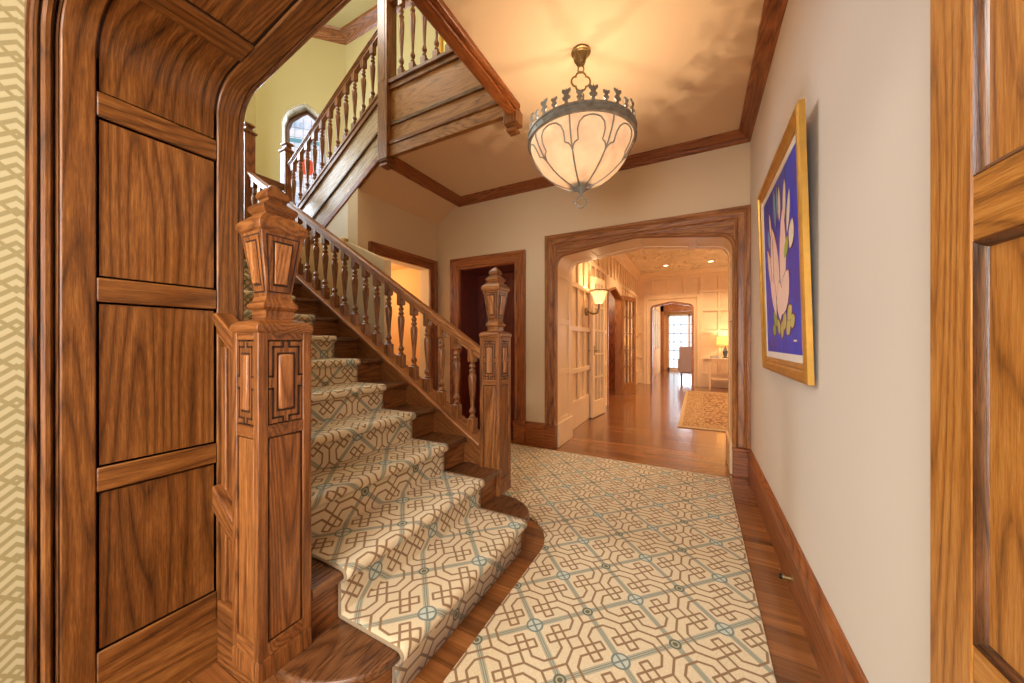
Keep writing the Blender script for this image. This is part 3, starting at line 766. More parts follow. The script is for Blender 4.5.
# ---- hanging gallery posts
def hanging(label, x, y, zb, zt, w):
    t = thing('hanging_post', label, 'post', (x, y, zb))
    MB().square_stack([(.062, w), (zt-zb, w)]).build('shaft', 'oak_z', t, .003)
    MB().box(-w*.62, w*.62, -w-.003, w+.003, .80, zt-zb-.02).box(-w-.003, w+.003, -w*.62, w*.62, .80, zt-zb-.02).build('panel', 'oak_z', t, .004)
    MB().square_stack([(.0, w*.50), (.010, w*.74), (.026, w*.74), (.034, w*.52), (.046, w*.52), (.052, w*.86), (.066, w*.9)]).build('pendant', 'oak_x', t, .001, smooth=False)
    return t
hanging('tall square oak post hanging where the upper flight meets the gallery', -2.635, YU, 2.82, 4.7, .062)
hanging('square oak pendant post at the outer corner of the gallery near the lantern', -1.262, YU, 2.765, 4.6, .056)

# ---- gallery
gl = thing('gallery_balustrade', 'panelled oak gallery front with turned balusters above the hall', 'balustrade', (0, 0, 0))
GX0, GX1 = -2.575, -1.295
MB().box(GX0, GX1, 2.375, 2.43, 2.93, 3.58).build('panel', 'gallery_x', gl)
MB().box(GX0, GX1, 2.335, 2.44, 3.585, 3.62).build('cap', 'oak_x', gl, .006)
MB().box(GX0, GX1, 2.355, 2.38, 3.535, 3.585).build('upper_mould', 'oak_x', gl, .008)
MB().box(GX0, GX1, 2.36, 2.38, 3.195, 3.235).build('middle_mould', 'tread_x', gl, .008)
MB().box(GX0, GX1, 2.345, 2.38, 3.01, 3.05).build('lower_mould', 'oak_x', gl, .008)
MB().box(GX0, GX1, 2.355, 2.40, 2.905, 3.01).build('bottom_rail', 'gallery_x', gl, .006)
MB().box(GX0, GX1, 2.35, 2.42, 4.36, 4.43).build('handrail', 'oak_x', gl, .012)
gp = None
for k in range(9):
    loc = (-2.445 + k*.14, YU, 3.615)
    if gp is None: gp = baluster_mesh(.745, 'oak_z').build('baluster', 'oak_z', gl); gp.location = loc
    else: dup(gp, gl, loc)
gf = thing('gallery_fascia', 'reddish oak fascia beam running overhead from the gallery corner towards the camera', 'beam', (0, 0, 0))
MB().box(-1.285, -1.205, .67, 2.335, 2.885, 3.6).build('beam', 'red_y', gf, .006)
MB().box(-1.305, -1.285, .67, 2.335, 2.905, 2.95).build('side_mould', 'red_y', gf, .01)
MB().box(-1.205, -1.17, .67, 2.335, 2.90, 2.945).build('ceiling_mould', 'red_y', gf, .01)
MB().box(-1.31, -1.17, .67, 2.335, 3.6, 3.635).build('cap', 'oak_y', gf, .006)

# ================================================================== LANTERN
LX, LY = -.6286, 2.078
ln = thing('ceiling_lantern', 'crowned iron lantern with a leaded alabaster bowl hanging from the hall ceiling', 'ceiling lamp', (LX, LY, 2.999)); ln.scale = (1.039, 1.039, 1.039)
Z = lambda z: z - ZC
MB().lathe([(Z(2.8635), .048), (Z(2.858), .056), (Z(2.851), .056), (Z(2.848), .049), (Z(2.842), .048), (Z(2.838), .042), (Z(2.833), .041), (Z(2.818), .033), (Z(2.803), .022), (Z(2.799), .023), (Z(2.794), .017), (Z(2.785), .012), (Z(2.776), .006)], n=24).build('canopy', 'brass', ln, ang=20)
for k in range(4):
    a = TH + PI/4 + 2*PI*k/4
    MB().tube([(.047*math.cos(a), .047*math.sin(a), Z(2.846)), (.040*math.cos(a), .040*math.sin(a), Z(2.822)), (.019*math.cos(a), .019*math.sin(a), Z(2.786))], .006, 6).build('canopy_rib', 'brass', ln)
def link(parent, cz, r, ang, th, sy=1.3):
    pts = [(r*math.cos(a)*math.cos(ang), r*math.cos(a)*math.sin(ang), cz + r*sy*math.sin(a)) for a in [2*PI*k/16 for k in range(16)]]
    return MB().tube(pts, th, 6, True).build('chain_link', 'brass', parent)
link(ln, Z(2.758), .017, .3, .004); link(ln, Z(2.60), .017, .5, .004)
def quatre(cx, cz, R, ang, th, name, mat, lobes=4, rot=PI/4):
    pts = []
    N = 48
    for k in range(N):
        a = 2*PI*k/N; r = R*(.72 + .28*abs(math.cos(lobes/2*(a-rot)))**.7)
        pts.append((cx + r*math.cos(a)*math.cos(ang), r*math.cos(a)*math.sin(ang), cz + r*math.sin(a)))
    return MB().tube(pts, th, 6, True).build(name, mat, ln)
quatre(0, Z(2.685), .056, TH, .0055, 'quatrefoil_loop', 'brass', rot=0)
for k in range(7):
    link(ln, Z(2.572) - k*.036, .017, .5 + k*PI/2, .005)
b = MB(); RO = .303
b.lathe([(Z(2.312), RO+.004), (Z(2.314), RO+.011), (Z(2.323), RO+.011), (Z(2.326), RO+.005), (Z(2.350), RO+.005), (Z(2.353), RO+.011), (Z(2.362), RO+.011), (Z(2.365), RO), (Z(2.365), RO-.006), (Z(2.312), RO-.006), (Z(2.312), RO+.004)], n=64, cap=False).build('crown_band', 'iron', ln)
b = MB()
for k in range(32):
    a = 2*PI*k/32; b.sphere(((RO+.007)*math.cos(a), (RO+.007)*math.sin(a), Z(2.338)), .0045, 6)
b.build('rivets', 'iron', ln)
tall = [(-.010, 0), (-.007, .018), (-.017, .024), (-.019, .036), (-.010, .042), (-.014, .052), (-.022, .060), (-.020, .074), (-.010, .072), (-.004, .066), (0, .078), (.004, .066), (.010, .072), (.020, .074), (.022, .060), (.014, .052), (.010, .042), (.019, .036), (.017, .024), (.007, .018), (.010, 0)]
def crest(a, sc):
    def mp(p, q, d): 
        r = RO + d; return (r*math.cos(a) - p*sc*math.sin(a), r*math.sin(a) + p*sc*math.cos(a), Z(2.362) + q*sc)
    return MB().prism(tall, mp, -.004, .002).build('crown_crest', 'iron', ln)
for k in range(28): crest(2*PI*k/28 + .05, 1.12 if k % 2 else .84)
# bowl
prof = [(2.325, .298), (2.29, .294), (2.255, .280), (2.21, .256), (2.17, .226), (2.13, .184), (2.10, .142), (2.075, .095), (2.058, .05), (2.05, .015)]
def bowl_r(z):
    for (z0, r0), (z1, r1) in zip(prof, prof[1:]):
        if z1 <= z <= z0: return r1 + (r0-r1)*(z-z1)/(z0-z1)
    return prof[-1][1]
inner = [(z+.003, max(r-.006, .004)) for z, r in reversed(prof)]
MB().lathe([(Z(z), r) for z, r in prof + inner + prof[:1]], n=64, cap=False).build('glass_bowl', 'alabaster', ln)
ra0 = -PI/2 + .10
for k in range(8):
    a = ra0 + k*PI/4
    pts = [((r+.003)*math.cos(a), (r+.003)*math.sin(a), Z(z)) for z, r in prof]
    rib = MB().tube(pts, .0045, 6).build('rib', 'iron', ln)
    # trefoil tracery between this rib and the next
    pts = []
    half = PI/8
    ctrl = [(-1, 2.168), (-.93, 2.184), (-.82, 2.196), (-.70, 2.200), (-.64, 2.204), (-.66, 2.222), (-.66, 2.246), (-.57, 2.272), (-.38, 2.290), (-.18, 2.297), (0, 2.299)]
    ctrl += [(-u, z) for u, z in reversed(ctrl[:-1])]
    for u, z in ctrl:
        aa = a + half + u*half; r = bowl_r(z) + .003
        pts.append((r*math.cos(aa), r*math.sin(aa), Z(z)))
    MB().tube(pts, .0042, 6).build('tracery', 'iron', ln)
MB().lathe([(Z(2.078), .066), (Z(2.066), .060), (Z(2.052), .036), (Z(2.044), .03), (Z(2.036), .018), (Z(2.022), .010), (Z(2.016), .004)], n=24).build('bottom_cup', 'iron', ln)
quatre(0, Z(1.975), .036, TH, .0042, 'finial_loop', 'iron', rot=0)
MB().tube([(0, 0, Z(2.36)), (0, 0, Z(2.03))], .006, 8).build('stem', 'brass', ln)
def point(name, loc, w, col, r=.03):
    l = bpy.data.lights.new(name, 'POINT'); l.energy = w; l.color = col; l.shadow_soft_size = r
    o = bpy.data.objects.new(name, l); COL.objects.link(o); o.location = loc; return o
def area(name, loc, rot, sx, sy, w, col):
    l = bpy.data.lights.new(name, 'AREA'); l.shape = 'RECTANGLE'; l.size = sx; l.size_y = sy; l.energy = w; l.color = col
    o = bpy.data.objects.new(name, l); COL.objects.link(o); o.location = loc; o.rotation_euler = rot; return o
for k in range(5):
    a = 2*PI*k/5 + .2
    bx, by = .075*math.cos(a), .075*math.sin(a)
    MB().tube([(0, 0, Z(2.085)), (bx*.6, by*.6, Z(2.08)), (bx, by, Z(2.09)), (bx, by, Z(2.105))], .006, 8).build('bulb_arm', 'brass', ln)
    MB().lathe([(Z(2.105), .009), (Z(2.112), .012), (Z(2.122), .015), (Z(2.134), .012), (Z(2.146), .005), (Z(2.15), .001)], n=12).build('bulb', 'bulb', ln)
    point('lantern_bulb_light', (LX+bx*1.039, LY+by*1.039, 2.999+(2.165-2.93)*1.039), 6.2, (1, .80, .58), .006)

# ================================================================== PAINTING
pa = thing('painting', 'gilt framed painting of pale flowers on deep blue hanging on the right wall', 'painting', (.393, 2.18, .985))
PW, PH = .50, 1.085        # half width, height
tilt = .028
# local: a = Y (towards far), b = Z, d = out of the wall (towards -X); top leans out
def pm(a, b, d): return (-.004 - d - tilt*b/PH, a, b)
fp = [(-PW, 0), (-PW, PH), (PW, PH), (PW, 0)]
fsec = [(0, 0), (.020, 0), (.026, .012), (.026, .03), (.018, .038), (.014, .050), (.018, .055), (.016, .070), (.008, .076), (.0, .076)]
MB().sweep(fp, fsec, pm, True).build('picture_frame', 'gold', pa, smooth=False)
i0 = .072; i1 = .108
MB().sweep([(-PW+i0, i0), (-PW+i0, PH-i0), (PW-i0, PH-i0), (PW-i0, i0)], [(.004, 0), (.010, 0), (.010, i1-i0), (.004, i1-i0)], pm, True).build('mount', 'white', pa, smooth=False)
cv = MB().prism([(-PW+i1, i1), (PW-i1, i1), (PW-i1, PH-i1), (-PW+i1, PH-i1)], pm, .004, .008).build('canvas', 'canvas', pa, smooth=False)
MB().prism([(-PW+.01, .01), (PW-.01, .01), (PW-.01, PH-.01), (-PW+.01, PH-.01)], pm, .0, .004).build('backing_board', 'gold_dark', pa, smooth=False)
def petal(a, b, L_, w, ang, mat, lev=0, outline=True):
    """a leaf-shaped brush stroke: base (a,b), length, half width, angle from vertical"""
    prof_ = [(0, .02), (.12, .45), (.3, .85), (.5, 1.0), (.7, .86), (.88, .5), (1.0, .03)]
    ca, sa = math.cos(ang), math.sin(ang)
    def poly(g):
        L2 = L_ + g; pts = [(-w*k - (g if .05 < k else g*.3), f*L2 - (g/2)) for f, k in prof_] + [(w*k + (g if .05 < k else g*.3), f*L2 - g/2) for f, k in reversed(prof_)]
        return [(a + x*ca + y*sa, b - x*sa + y*ca) for x, y in pts]
    if outline: MB().prism(poly(.006), pm, .008, .0088 + lev*.0002).build('painted_outline', 'p_line', cv, smooth=False)
    return MB().prism(poly(0), pm, .008, .0092 + lev*.0002).build('painted_petal', mat, cv, smooth=False)
# large pink petals (broad lily), narrow buds above, round yellow leaves below
for i, (a, b, L_, w, an) in enumerate([(.02, .34, .46, .075, .30), (-.06, .36, .44, .07, -.12), (.12, .40, .34, .05, .55), (.10, .30, .30, .055, .42), (-.02, .30, .26, .075, -.75), (.0, .27, .20, .07, .05), (.16, .48, .28, .028, .05), (.2, .50, .2, .024, .4)]):
    petal(a, b, L_, w, an, 'p_pink', i)
for i, (a, b, L_, w, an, mt) in enumerate([(-.13, .72, .20, .03, -.2, 'p_white'), (-.19, .66, .19, .028, -.35, 'p_white'), (-.04, .76, .17, .026, -.05, 'p_white'), (.06, .76, .20, .03, .1, 'p_sky'), (.0, .78, .17, .02, 0, 'p_sky'), (.17, .72, .16, .02, .25, 'p_white'), (-.24, .58, .13, .045, -.5, 'p_white'), (.22, .68, .12, .026, .3, 'p_sky')]):
    petal(a, b, L_, w, an, mt, i)
for i, (a, b, L_, w, an) in enumerate([(-.06, .22, .10, .034, -.5), (-.12, .20, .10, .034, -.9), (-.02, .18, .09, .03, -.2), (-.15, .27, .10, .034, -1.0), (-.20, .24, .09, .03, -1.2), (.02, .20, .09, .03, .5)]):
    petal(a, b, L_, w, an, 'p_yellow', i)
for i, (a, b, L_, w, an) in enumerate([(.08, .25, .12, .035, .9), (.12, .22, .09, .03, 1.4), (-.12, .56, .12, .03, -.8)]):
    petal(a, b, L_, w, an, 'p_green', i)
MB().prism([(-.30, .165), (-.25, .165), (-.25, .172), (-.30, .172)], pm, .008, .009).build('signature', 'p_white', cv, smooth=False)

# ================================================================== OPEN DOOR ON THE RIGHT
dr = semp('door_2', 'open golden oak panelled door at the right edge')
dr.location = (.359, .88, 0); dr.rotation_euler = (0, 0, math.radians(3.2))
DT = .045
def dbox(y0, y1, z0, z1, x0=0.0, x1=DT): return MB().box(x0, x1, y0, y1, z0, z1)
MB().box(.012, DT-.004, -.86, -.02, .05, 2.04).build('panel', 'door_z', dr)
dbox(-.095, 0, .012, 2.05).build('stile', 'door_z', dr, .003)
dbox(-.88, -.785, .012, 2.05).build('stile', 'door_z', dr, .003)
DR = [(.012, .10), (.60, .695), (1.30, 1.398), (1.955, 2.05)]
for z0, z1 in DR: dbox(-.785, -.095, z0, z1, .0005, DT-.0005).build('rail', 'door_y', dr, .003)
for (a, b1), (c, d) in zip(DR, DR[1:]):
    MB().sweep([(-.785, b1), (-.785, c), (-.095, c), (-.095, b1)], [(.001, 0), (.004, .006), (.009, .010), (.013, .012), (.013, 0)], m_yz, True).build('panel_mould', 'tread_a', dr)

# door stop on baseboard
ds = thing('door_stop', 'small brass door stop screwed to the right baseboard', 'door stop', (.377, 1.96, .088))
MB().lathe([(0, .014), (.003, .014), (.005, .008), (.028, .006), (.030, .011), (.038, .011), (.040, .004)], n=12).build('rod', 'brass', ds).rotation_euler = (0, -PI/2, 0)
MB().lathe([(.038, .012), (.047, .012), (.05, .006)], n=12).build('rubber_tip', 'black', ds).rotation_euler = (0, -PI/2, 0)

# upstairs picture seen between gallery balusters
gpic = thing('picture', 'small gilt framed green picture upstairs seen between the gallery balusters', 'picture', (-2.72, YF, 4.78))
MB().sweep([(-.22, 0), (-.22, .34), (.22, .34), (.22, 0)], [(0, 0), (-.03, 0), (-.03, .03), (-.015, .05), (0, .05)], lambda a, b, d: (a, d, b), True).build('picture_frame', 'gold', gpic)
MB().box(-.18, .18, -.012, -.004, .04, .30).build('canvas', 'p_yellow', gpic)

# ================================================================== NEXT ROOM
Y2 = 10.05; XL2 = -1.45
def panel_wall(name, mapf, u0, u1, rows, cols, holes=(), mat='cream_wood', label=None):
    """framed panelling: backing + stiles and rails; d=0 is the wall face"""
    b = MB()
    zt = rows[-1]
    segs = [(u0, u1)]
    def clear(a, c, z0, z1):
        return all(c <= h0 + 1e-6 or a >= h1 - 1e-6 or z0 >= hz - 1e-6 for h0, h1, hz in holes)
    # backing pieces
    cuts = sorted([u0, u1] + [h for hh in holes for h in hh[:2]])
    for a, c in zip(cuts, cuts[1:]):
        hz = max([h[2] for h in holes if a >= h[0]-1e-6 and c <= h[1]+1e-6] + [0])
        b.prism([(a, hz), (c, hz), (c, zt), (a, zt)], mapf, -.10, 0)
        if hz == 0: b.prism([(a, 0), (c, 0), (c, rows[0]), (a, rows[0])], mapf, 0, .03)
    for z in rows:
        for a, c in zip(cuts, cuts[1:]):
            if clear(a, c, z-.05, z+.05): b.prism([(a, z-.035), (c, z-.035), (c, z+.035), (a, z+.035)], mapf, 0, .034)
    for i in range(cols+1):
        u = u0 + (u1-u0)*i/cols
        for z0, z1 in zip(rows, rows[1:]):
            if clear(u-.03, u+.03, z0, z1): b.prism([(u-.03, z0), (u+.03, z0), (u+.03, z1), (u-.03, z1)], mapf, 0, .031)
    return struct(b.build(name, mat, bev=.007), label)
rows = [.33, .76, 1.32, 1.90, 2.36, 2.82]
lw = lambda a, b, d: (XL2 + d, a, b)
FD0, FD1, FDZ = 6.38, 7.62, 2.18
panel_wall('wall_room_left', lw, 4.0, Y2, rows, 20, [(FD0-.12, FD1+.12, 2.36)], label='cream panelled left wall of the next room')
ew = lambda a, b, d: (a, Y2 - d, b)
ED0, ED1, EDZ = -1.07, -.113, 2.18
panel_wall('wall_room_end', ew, XL2, 3.2, [.33, .73, 1.40, 1.95, 2.42, 2.82], 12, [(ED0-.25, ED1+.14, 2.42)], label='cream panelled end wall of the next room')
struct(MB().box(3.2, 3.3, 4.0, Y2, 0, 3.0).build('wall_room_right', 'cream_wood', smooth=False))
struct(MB().box(XR+.2, 3.3, 3.9, 4.0, 0, 3.0).build('wall_room_near', 'cream_wood', smooth=False))
struct(MB().box(XL2-.1, 3.3, 4.0, Y2+.1, 2.98, 3.08).build('ceiling_room', 'relief', smooth=False), 'ornamental plaster ceiling of the next room')
struct(MB().sweep([(XL2, 4.0), (XL2, Y2), (3.2, Y2), (3.2, 4.0)], [(2.98, 0), (2.98, .13), (2.955, .12), (2.94, .10), (2.90, .06), (2.87, .04), (2.85, .045), (2.83, .03), (2.80, .02), (2.80, 0)], m_xy).build('trim_9', 'cream_wood', smooth=False))
# end doorway casing
t10 = semp('trim_10', 'cream arched casing of the doorway in the end wall')
ea = arch(ED0, ED1, 2.0, 2.09, 2.17, .07)
MB().prism([(ED0-.25, 0)] + [(ED0-.25, 2.42), (ED1+.14, 2.42), (ED1+.14, 0)] + [(x, z) for x, z in reversed(ea)], lambda a, b, d: (a, Y2-d, b), -.10, .02).build('surround', 'cream_wood', t10, smooth=False)
MB().sweep([(ED0-.10, 0), (ED0-.10, 2.27), (ED1+.10, 2.27), (ED1+.10, 0)], [(Y2-.02, -.0), (Y2-.05, 0), (Y2-.06, -.03), (Y2-.04, -.05), (Y2-.045, -.1), (Y2-.02, -.1)], m_xz).build('casing', 'cream_wood', t10, smooth=False)
MB().sweep(ea, [(Y2-.03, -.04), (Y2-.03, .012), (Y2+.12, .012), (Y2+.12, -.04)], m_xz).build('arch_lining', 'casing_a', t10, smooth=False)
# side doorway in left wall: arched surround
t11 = semp('trim_11', 'cream casing of the glazed double doors in the left wall')
sa_ = arch(FD0, FD1, 1.98, 2.08, 2.2, .08)
MB().prism([(FD0-.12, 0), (FD0-.12, 2.36), (FD1+.12, 2.36), (FD1+.12, 0)] + [(x, z) for x, z in reversed(sa_)], lambda a, b, d: (XL2+d, a, b), -.10, .02).build('surround', 'cream_wood', t11, smooth=False)
MB().sweep(sa_, [(XL2-.10, -.03), (XL2+.035, -.03), (XL2+.035, .015), (XL2-.10, .015)], m_yz).build('arch_lining', 'casing_a', t11, smooth=False)
b = MB(); b.box(-2.9, -2.8, 5.5, 9.5, 0, 2.8); b.box(-2.8, XL2-.1, 8.6, 8.7, 0, 2.8); b.box(-2.8, XL2-.1, 5.5, 5.6, 0, 2.8); b.box(-2.9, XL2-.1, 5.5, 8.7, 2.75, 2.85)
struct(b.build('wall_side_room', 'red_z', smooth=False), 'brown panelled room behind the glazed doors')
def french(name, hinge, free, mat, label):
    hx, hy = hinge; fx, fy = free; w = math.hypot(fx-hx, fy-hy)
    t = semp(name, label); t.location = (hx, hy, .01); t.rotation_euler = (0, 0, math.atan2(fy-hy, fx-hx))
    b = MB(); T = .022
    b.box(0, .09, -T, T, 0, 2.12); b.box(w-.09, w, -T, T, 0, 2.12); b.box(.09, w-.09, -T, T, 0, .24); b.box(.09, w-.09, -T, T, 2.02, 2.12)
    b.build('leaf_frame', mat, t, .004)
    b = MB()
    for k in (1, 2): x = .09 + (w-.18)*k/3; b.box(x-.012, x+.012, -T*.8, T*.8, .24, 2.02)
    for k in range(1, 5): z = .24 + 1.78*k/5; b.box(.09, w-.09, -T*.7, T*.7, z-.012, z+.012)
    b.build('glazing_bar', mat, t)
    MB().box(.09, w-.09, -.003, .003, .24, 2.02).build('pane', 'clear', t)
    for s in (-1, 1): MB().tube([(w-.05, s*.024, 1.0), (w-.05, s*.06, 1.0), (w-.13, s*.06, 1.0)], .008, 8).build('door_handle', 'brass', t)
    MB().box(w-.065, w-.035, -.026, .026, .93, 1.07).build('lock_plate', 'brass', t)
    return t
n = NT('clear_glass')
g_ = n.node('ShaderNodeBsdfGlossy', {'Color': (1, 1, 1, 1), 'Roughness': .02}); tr_ = n.node('ShaderNodeBsdfTransparent', {'Color': (.95, .97, .96, 1)})
lw_ = n.node('ShaderNodeLayerWeight', {'Blend': .25})
mx_ = n.node('ShaderNodeMixShader', {0: n.math('MULTIPLY', lw_.outputs[1], .6), 1: tr_.outputs[0], 2: g_.outputs[0]}); n.t.links.new(mx_.outputs[0], n.out.inputs[0]); M['clear'] = n.m
french('door_3', (-1.325, 5.66), (-1.385, 5.12), 'cream_wood', 'glazed door leaf folded back against the wall beside the sconce')
french('door_4', (-1.42, 7.62), (-1.235, 8.22), 'casing_z', 'brown glazed door leaf opened towards the end wall')

# sconce
sc_ = thing('wall_sconce', 'brass wall sconce with flared glass shade on the cream panelling', 'wall lamp', (XL2+.03, 4.93, 1.58)); sc_.scale = (1.2, 1.2, 1.2)
MB().lathe([(0, .05), (.012, .05), (.02, .035), (.03, .015)], n=16).build('backplate', 'brass', sc_).rotation_euler = (0, PI/2, 0)
MB().tube([(.02, 0, 0), (.09, 0, -.03), (.14, 0, -.02), (.16, 0, .04), (.16, 0, .09)], .012, 8).build('arm', 'brass', sc_)
MB().lathe([(.09, .035), (.10, .05), (.19, .085), (.235, .105), (.232, .098), (.19, .08), (.11, .045)], .16, 0, 8, False).build('glass_shade', 'alabaster', sc_)
MB().lathe([(.235, .105), (.242, .109), (.25, .104), (.25, .098)], .16, 0, 8, False).build('shade_rim', 'brass', sc_)
MB().sphere((.16, 0, .15), .028, 10).build('bulb', 'bulb', sc_)
point('sconce_light', (XL2+.03+.192, 4.93, 1.58+.258), 16, (1, .72, .42), .03)

# rug
rg = MB().box(-1.25, 1.25, -1.92, 1.92, 0, .012).build('area_rug', 'rug', bev=.004); rg.location = (1.02, 7.08, 0); tag(rg, 'gold and rust patterned rug on the board floor of the next room', 'rug')

# console table, lamp, vase, books
TX, TY = .62, 9.72
ct = thing('console_table', 'slim cream console table with low stretcher against the end wall', 'table', (TX, TY, 0))
MB().box(-.38, .38, -.2, .2, .72, .75).build('tabletop', 'cream_wood', ct, .006)
MB().box(-.34, .34, -.17, .17, .66, .72).build('apron', 'cream_wood', ct, .004)
MB().box(-.34, .34, -.17, .17, .24, .26).build('lower_shelf', 'cream_wood', ct, .004)
for sx in (-1, 1):
    for sy in (-1, 1): MB().square_stack([(0, .014), (.05, .018), (.66, .024)], sx*.345, sy*.165).build('leg', 'cream_wood', ct, .003)
tl = thing('table_lamp', 'lit table lamp with cream drum shade on the console table', 'lamp', (TX-.02, TY+.06, .75))
MB().lathe([(0, .07), (.015, .07), (.03, .03), (.08, .045), (.16, .06), (.22, .035), (.26, .015), (.32, .012)], n=20).build('base', 'vase', tl)
MB().lathe([(.30, .19), (.52, .165), (.518, .16), (.302, .186)], n=28, cap=False).build('lamp_shade', 'shade', tl)
MB().sphere((0, 0, .40), .03, 10).build('bulb', 'bulb', tl)
point('table_lamp_light', (TX-.02, TY+.06, 1.225), 9, (1, .80, .56), .03)
vs_ = thing('flower_vase', 'dark vase of pale flowers in front of the table lamp', 'vase', (TX+.20, TY-.13, .75))
MB().lathe([(0, .035), (.02, .045), (.09, .055), (.13, .035), (.15, .04)], n=16).build('vase', 'vase', vs_)
b = MB(); c_ = MB()
for k in range(16):
    a = 2.4*k; r = .03 + .07*((k*7) % 5)/5; z = .22 + .12*((k*3) % 7)/7
    b.tube([(0, 0, .12), (r*.5*math.cos(a), r*.5*math.sin(a), .18), (r*math.cos(a), r*math.sin(a), z)], .004, 5)
    (c_ if k % 2 else b).sphere((r*math.cos(a), r*math.sin(a), z), .028, 8, (1, 1, .8))
b.build('leaves', 'leaf', vs_); c_.build('blossoms', 'petal', vs_)
for k, (x, col) in enumerate(((-.28, 'book'), (-.24, 'vase'))):
    t = thing('book', ('brown book lying lowest on the console table' if k == 0 else 'slate book lying on top of the brown book on the console'), 'book', (TX-.24, TY-.08, .75+.03*k), .1*k)
    MB().box(-.09, .09, -.06, .06, 0, .004).box(-.09, .09, -.06, .06, .024, .028).box(-.09, -.086, -.06, .06, .004, .024).build('cover', col, t)
    MB().box(-.085, .085, -.056, .056, .0045, .0235).build('pages', 'white', t)

# ---- far sunroom
struct(MB().box(-3, 3, 10.05, 15.4, -.12, 0).build('floor_sunroom', 'floor', smooth=False))
b = MB(); b.box(-1.35, -1.25, 10.15, 11.6, 0, 2.9); b.box(-1.35, -1.25, 14.2, 15.2, 0, 2.9); b.box(-1.35, -1.25, 11.6, 14.2, 0, .9); b.box(-1.35, -1.25, 11.6, 14.2, 2.3, 2.9); b.box(-1.35, -1.02, 15.1, 15.2, 0, 2.9); b.box(.9, 3, 15.1, 15.2, 0, 2.9); b.box(-1.02, .9, 15.1, 15.2, 2.2, 2.9); b.box(2.4, 2.5, 10.15, 15.2, 0, 2.9)
struct(b.build('wall_sunroom', 'orange_wall', smooth=False), 'warm tan walls of the farthest room')
struct(MB().box(-1.35, 2.5, 10.15, 15.2, 2.85, 2.95).build('ceiling_sunroom', 'orange_wall', smooth=False))
b = MB(); b.box(-1.25, -1.13, 14.6, 14.75, 0, 2.85); b.box(-1.25, 2.4, 14.6, 14.75, 2.3, 2.85)
struct(b.build('trim_12', 'casing_z', bev=.006), 'oak framed opening in the farthest room')
w2 = semp('window_2', 'tall white glazed garden doors at the far end of the rooms')
b = MB()
for x0, x1 in ((-1.02, -.96), (-.30, -.22), (.84, .90)): b.box(x0, x1, 15.04, 15.1, 0, 2.2)
b.box(-1.02, .9, 15.04, 15.1, 2.14, 2.2); b.box(-1.02, .9, 15.04, 15.1, 0, .12)
b.build('window_frame', 'white', w2)
b = MB()
for k in range(1, 6): b.box(-1.0, .88, 15.05, 15.07, .12+2.02*k/6-.01, .12+2.02*k/6+.01)
for x in (-.8, -.55, .05, .35, .6): b.box(x-.01, x+.01, 15.05, 15.07, .1, 2.15)
b.build('glazing_bar', 'black', w2)
MB().box(-1.0, .88, 15.085, 15.095, .1, 2.15).build('pane', 'day', w2)
w3 = semp('window_3', 'bright side window on the left of the farthest room')
MB().box(-1.32, -1.31, 11.6, 14.2, .9, 2.3).build('pane', 'day', w3)
b = MB()
for y in (11.63, 12.25, 12.9, 13.55, 14.17): b.box(-1.33, -1.24, y-.04, y+.04, .9, 2.3)
for z in (.92, 1.7, 2.28): b.box(-1.33, -1.28, 11.6, 14.2, z-.03, z+.03)
b.build('window_frame', 'cream_wood', w3, .004)
ch = thing('armchair', 'pale upholstered armchair seen from behind through the end doorway', 'armchair', (-.12, 11.3, 0), 0)
MB().box(-.33, .33, 0, .62, .22, .46).build('seat', 'fabric', ch, .04, segs=3)
MB().prism([(-.02, .24), (.14, .24), (.06, 1.0), (-.10, 1.0)], lambda a, b, d: (d, a, b), -.34, .34).build('backrest', 'fabric', ch, .035, segs=3)
for s in (-1, 1): MB().box(s*.33-.05, s*.33+.05, .05, .6, .3, .64).build('arm', 'fabric', ch, .03, segs=3)
for sx in (-1, 1):
    for y in (.05, .56): MB().square_stack([(0, .014), (.24, .024)], sx*.29, y).build('leg', 'tread_z', ch)

# ================================================================== LIGHT
def cam_look(o): return o
wd = bpy.data.worlds.new('world'); SC.world = wd; wd.use_nodes = True
wd.node_tree.nodes['Background'].inputs[0].default_value = (.9, .93, 1, 1); wd.node_tree.nodes['Background'].inputs[1].default_value = .3
# unseen window added behind the camera to carry a fill light
w4 = semp('fill_window_4')
MB().box(-1.35, .45, -2.69, -2.68, .3, 2.4).build('pane', 'day', w4)
b = MB()
for x in (-1.38, -.45, .45): b.box(x-.04, x+.04, -2.70, -2.64, .26, 2.44)
for z in (.28, 1.7, 2.42): b.box(-1.42, .49, -2.70, -2.64, z-.04, z+.04)
b.build('window_frame', 'oak_z', w4)
area('entry_fill', (-.45, -2.6, 1.35), (PI/2, 0, 0), 1.7, 2.0, 112, (.96, .98, 1))  # added area light filling the hall from behind the camera
area('entry_ceiling_fill', (-.5, -1.0, 2.58), (0, 0, 0), .9, .9, 62, (1, .94, .86))  # added overhead fill behind the camera, no fixture built
w5 = semp('window_5')
MB().box(-5.668, -5.66, .95, 2.05, 2.95, 4.7).build('pane', 'day', w5)
b = MB()
for y in (.93, 1.5, 2.07): b.box(-5.668, -5.62, y-.035, y+.035, 2.9, 4.75)
for z in (2.93, 3.8, 4.72): b.box(-5.668, -5.62, .9, 2.1, z-.035, z+.035)
b.build('window_frame', 'tread_z', w5)
area('landing_side_daylight', (-5.58, 1.5, 3.8), (0, -PI/2, 0), 1.6, 1.0, 115, (.78, .89, 1))
area('landing_daylight', bay((wa+wb)/2, 3.85, .10), (PI/2, 0, math.radians(-135)), .5, 1.3, 22, (.80, .90, 1))
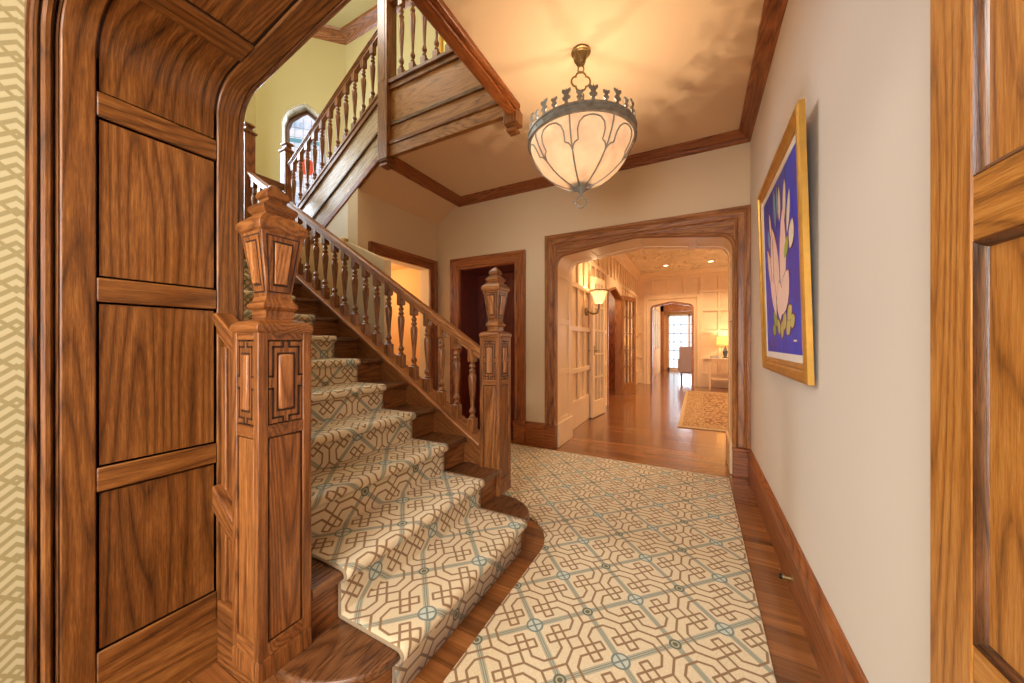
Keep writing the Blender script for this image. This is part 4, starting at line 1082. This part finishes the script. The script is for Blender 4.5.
point('upper_hall_fill', (-3.6, 1.45, 5.45), 78, (1, .94, .84), .25)  # added fill light above the stair, no fixture built
point('gallery_light', (-1.0, 1.6, 5.3), 45, (1, .86, .66), .2)  # point light above the gallery, no fixture built
point('small_room_lamp', (-3.7, 2.9, 1.9), 13, (1, .74, .46), .1)
def spot(name, loc, w, col, ang=130, r=.05):
    l = bpy.data.lights.new(name, 'SPOT'); l.energy = w; l.color = col; l.shadow_soft_size = r; l.spot_size = math.radians(ang); l.spot_blend = .6
    o = bpy.data.objects.new(name, l); COL.objects.link(o); o.location = loc; return o
for x, y in ((-.75, 5.0), (-.75, 7.0), (-.66, 9.1), (.28, 9.1), (1.22, 9.1), (.9, 5.0), (.9, 7.0)):
    spot('downlight_beam', (x, y, 2.955), 62, (1, .78, .50))
for x, lab in ((-.66, 'small recessed downlight in the plaster ceiling nearest the left wall'), (.28, 'small recessed downlight in the plaster ceiling above the far end of the rug')):
    d_ = thing('downlight', lab, 'ceiling light', (x, 9.1, 2.98), 0, 'recessed downlights')
    MB().lathe([(0, .07), (-.008, .07), (-.012, .055), (0, .05)], n=20, cap=False).build('trim_ring', 'white', d_)
    MB().lathe([(-.003, .052), (-.006, .03), (-.007, .002)], n=20).build('lens', 'bulb', d_)
point('room_fill_light', (2.3, 7.2, 1.7), 75, (1, .80, .56), .3)  # added fill light for the next room; no floor lamp stands here
point('side_room_light', (-2.2, 7.0, 2.3), 60, (1, .7, .4), .15)
point('sunroom_light', (.3, 13.0, 2.6), 50, (1, .85, .66), .2)
area('sunroom_daylight', (.1, 14.95, 1.2), (-PI/2, 0, 0), 1.4, 2.0, 40, (.88, .94, 1))

SC.view_settings.view_transform = 'Standard'; SC.view_settings.look = 'None'
SC.view_settings.gamma = 1.0; SC.view_settings.use_curve_mapping = False
SC.view_settings.exposure = 0.0
SC.cycles.use_denoising = True
SC.cycles.max_bounces = 10; SC.cycles.diffuse_bounces = 6; SC.cycles.glossy_bounces = 4; SC.cycles.transmission_bounces = 6; SC.cycles.transparent_max_bounces = 8
SC.cycles.sample_clamp_indirect = 6.0
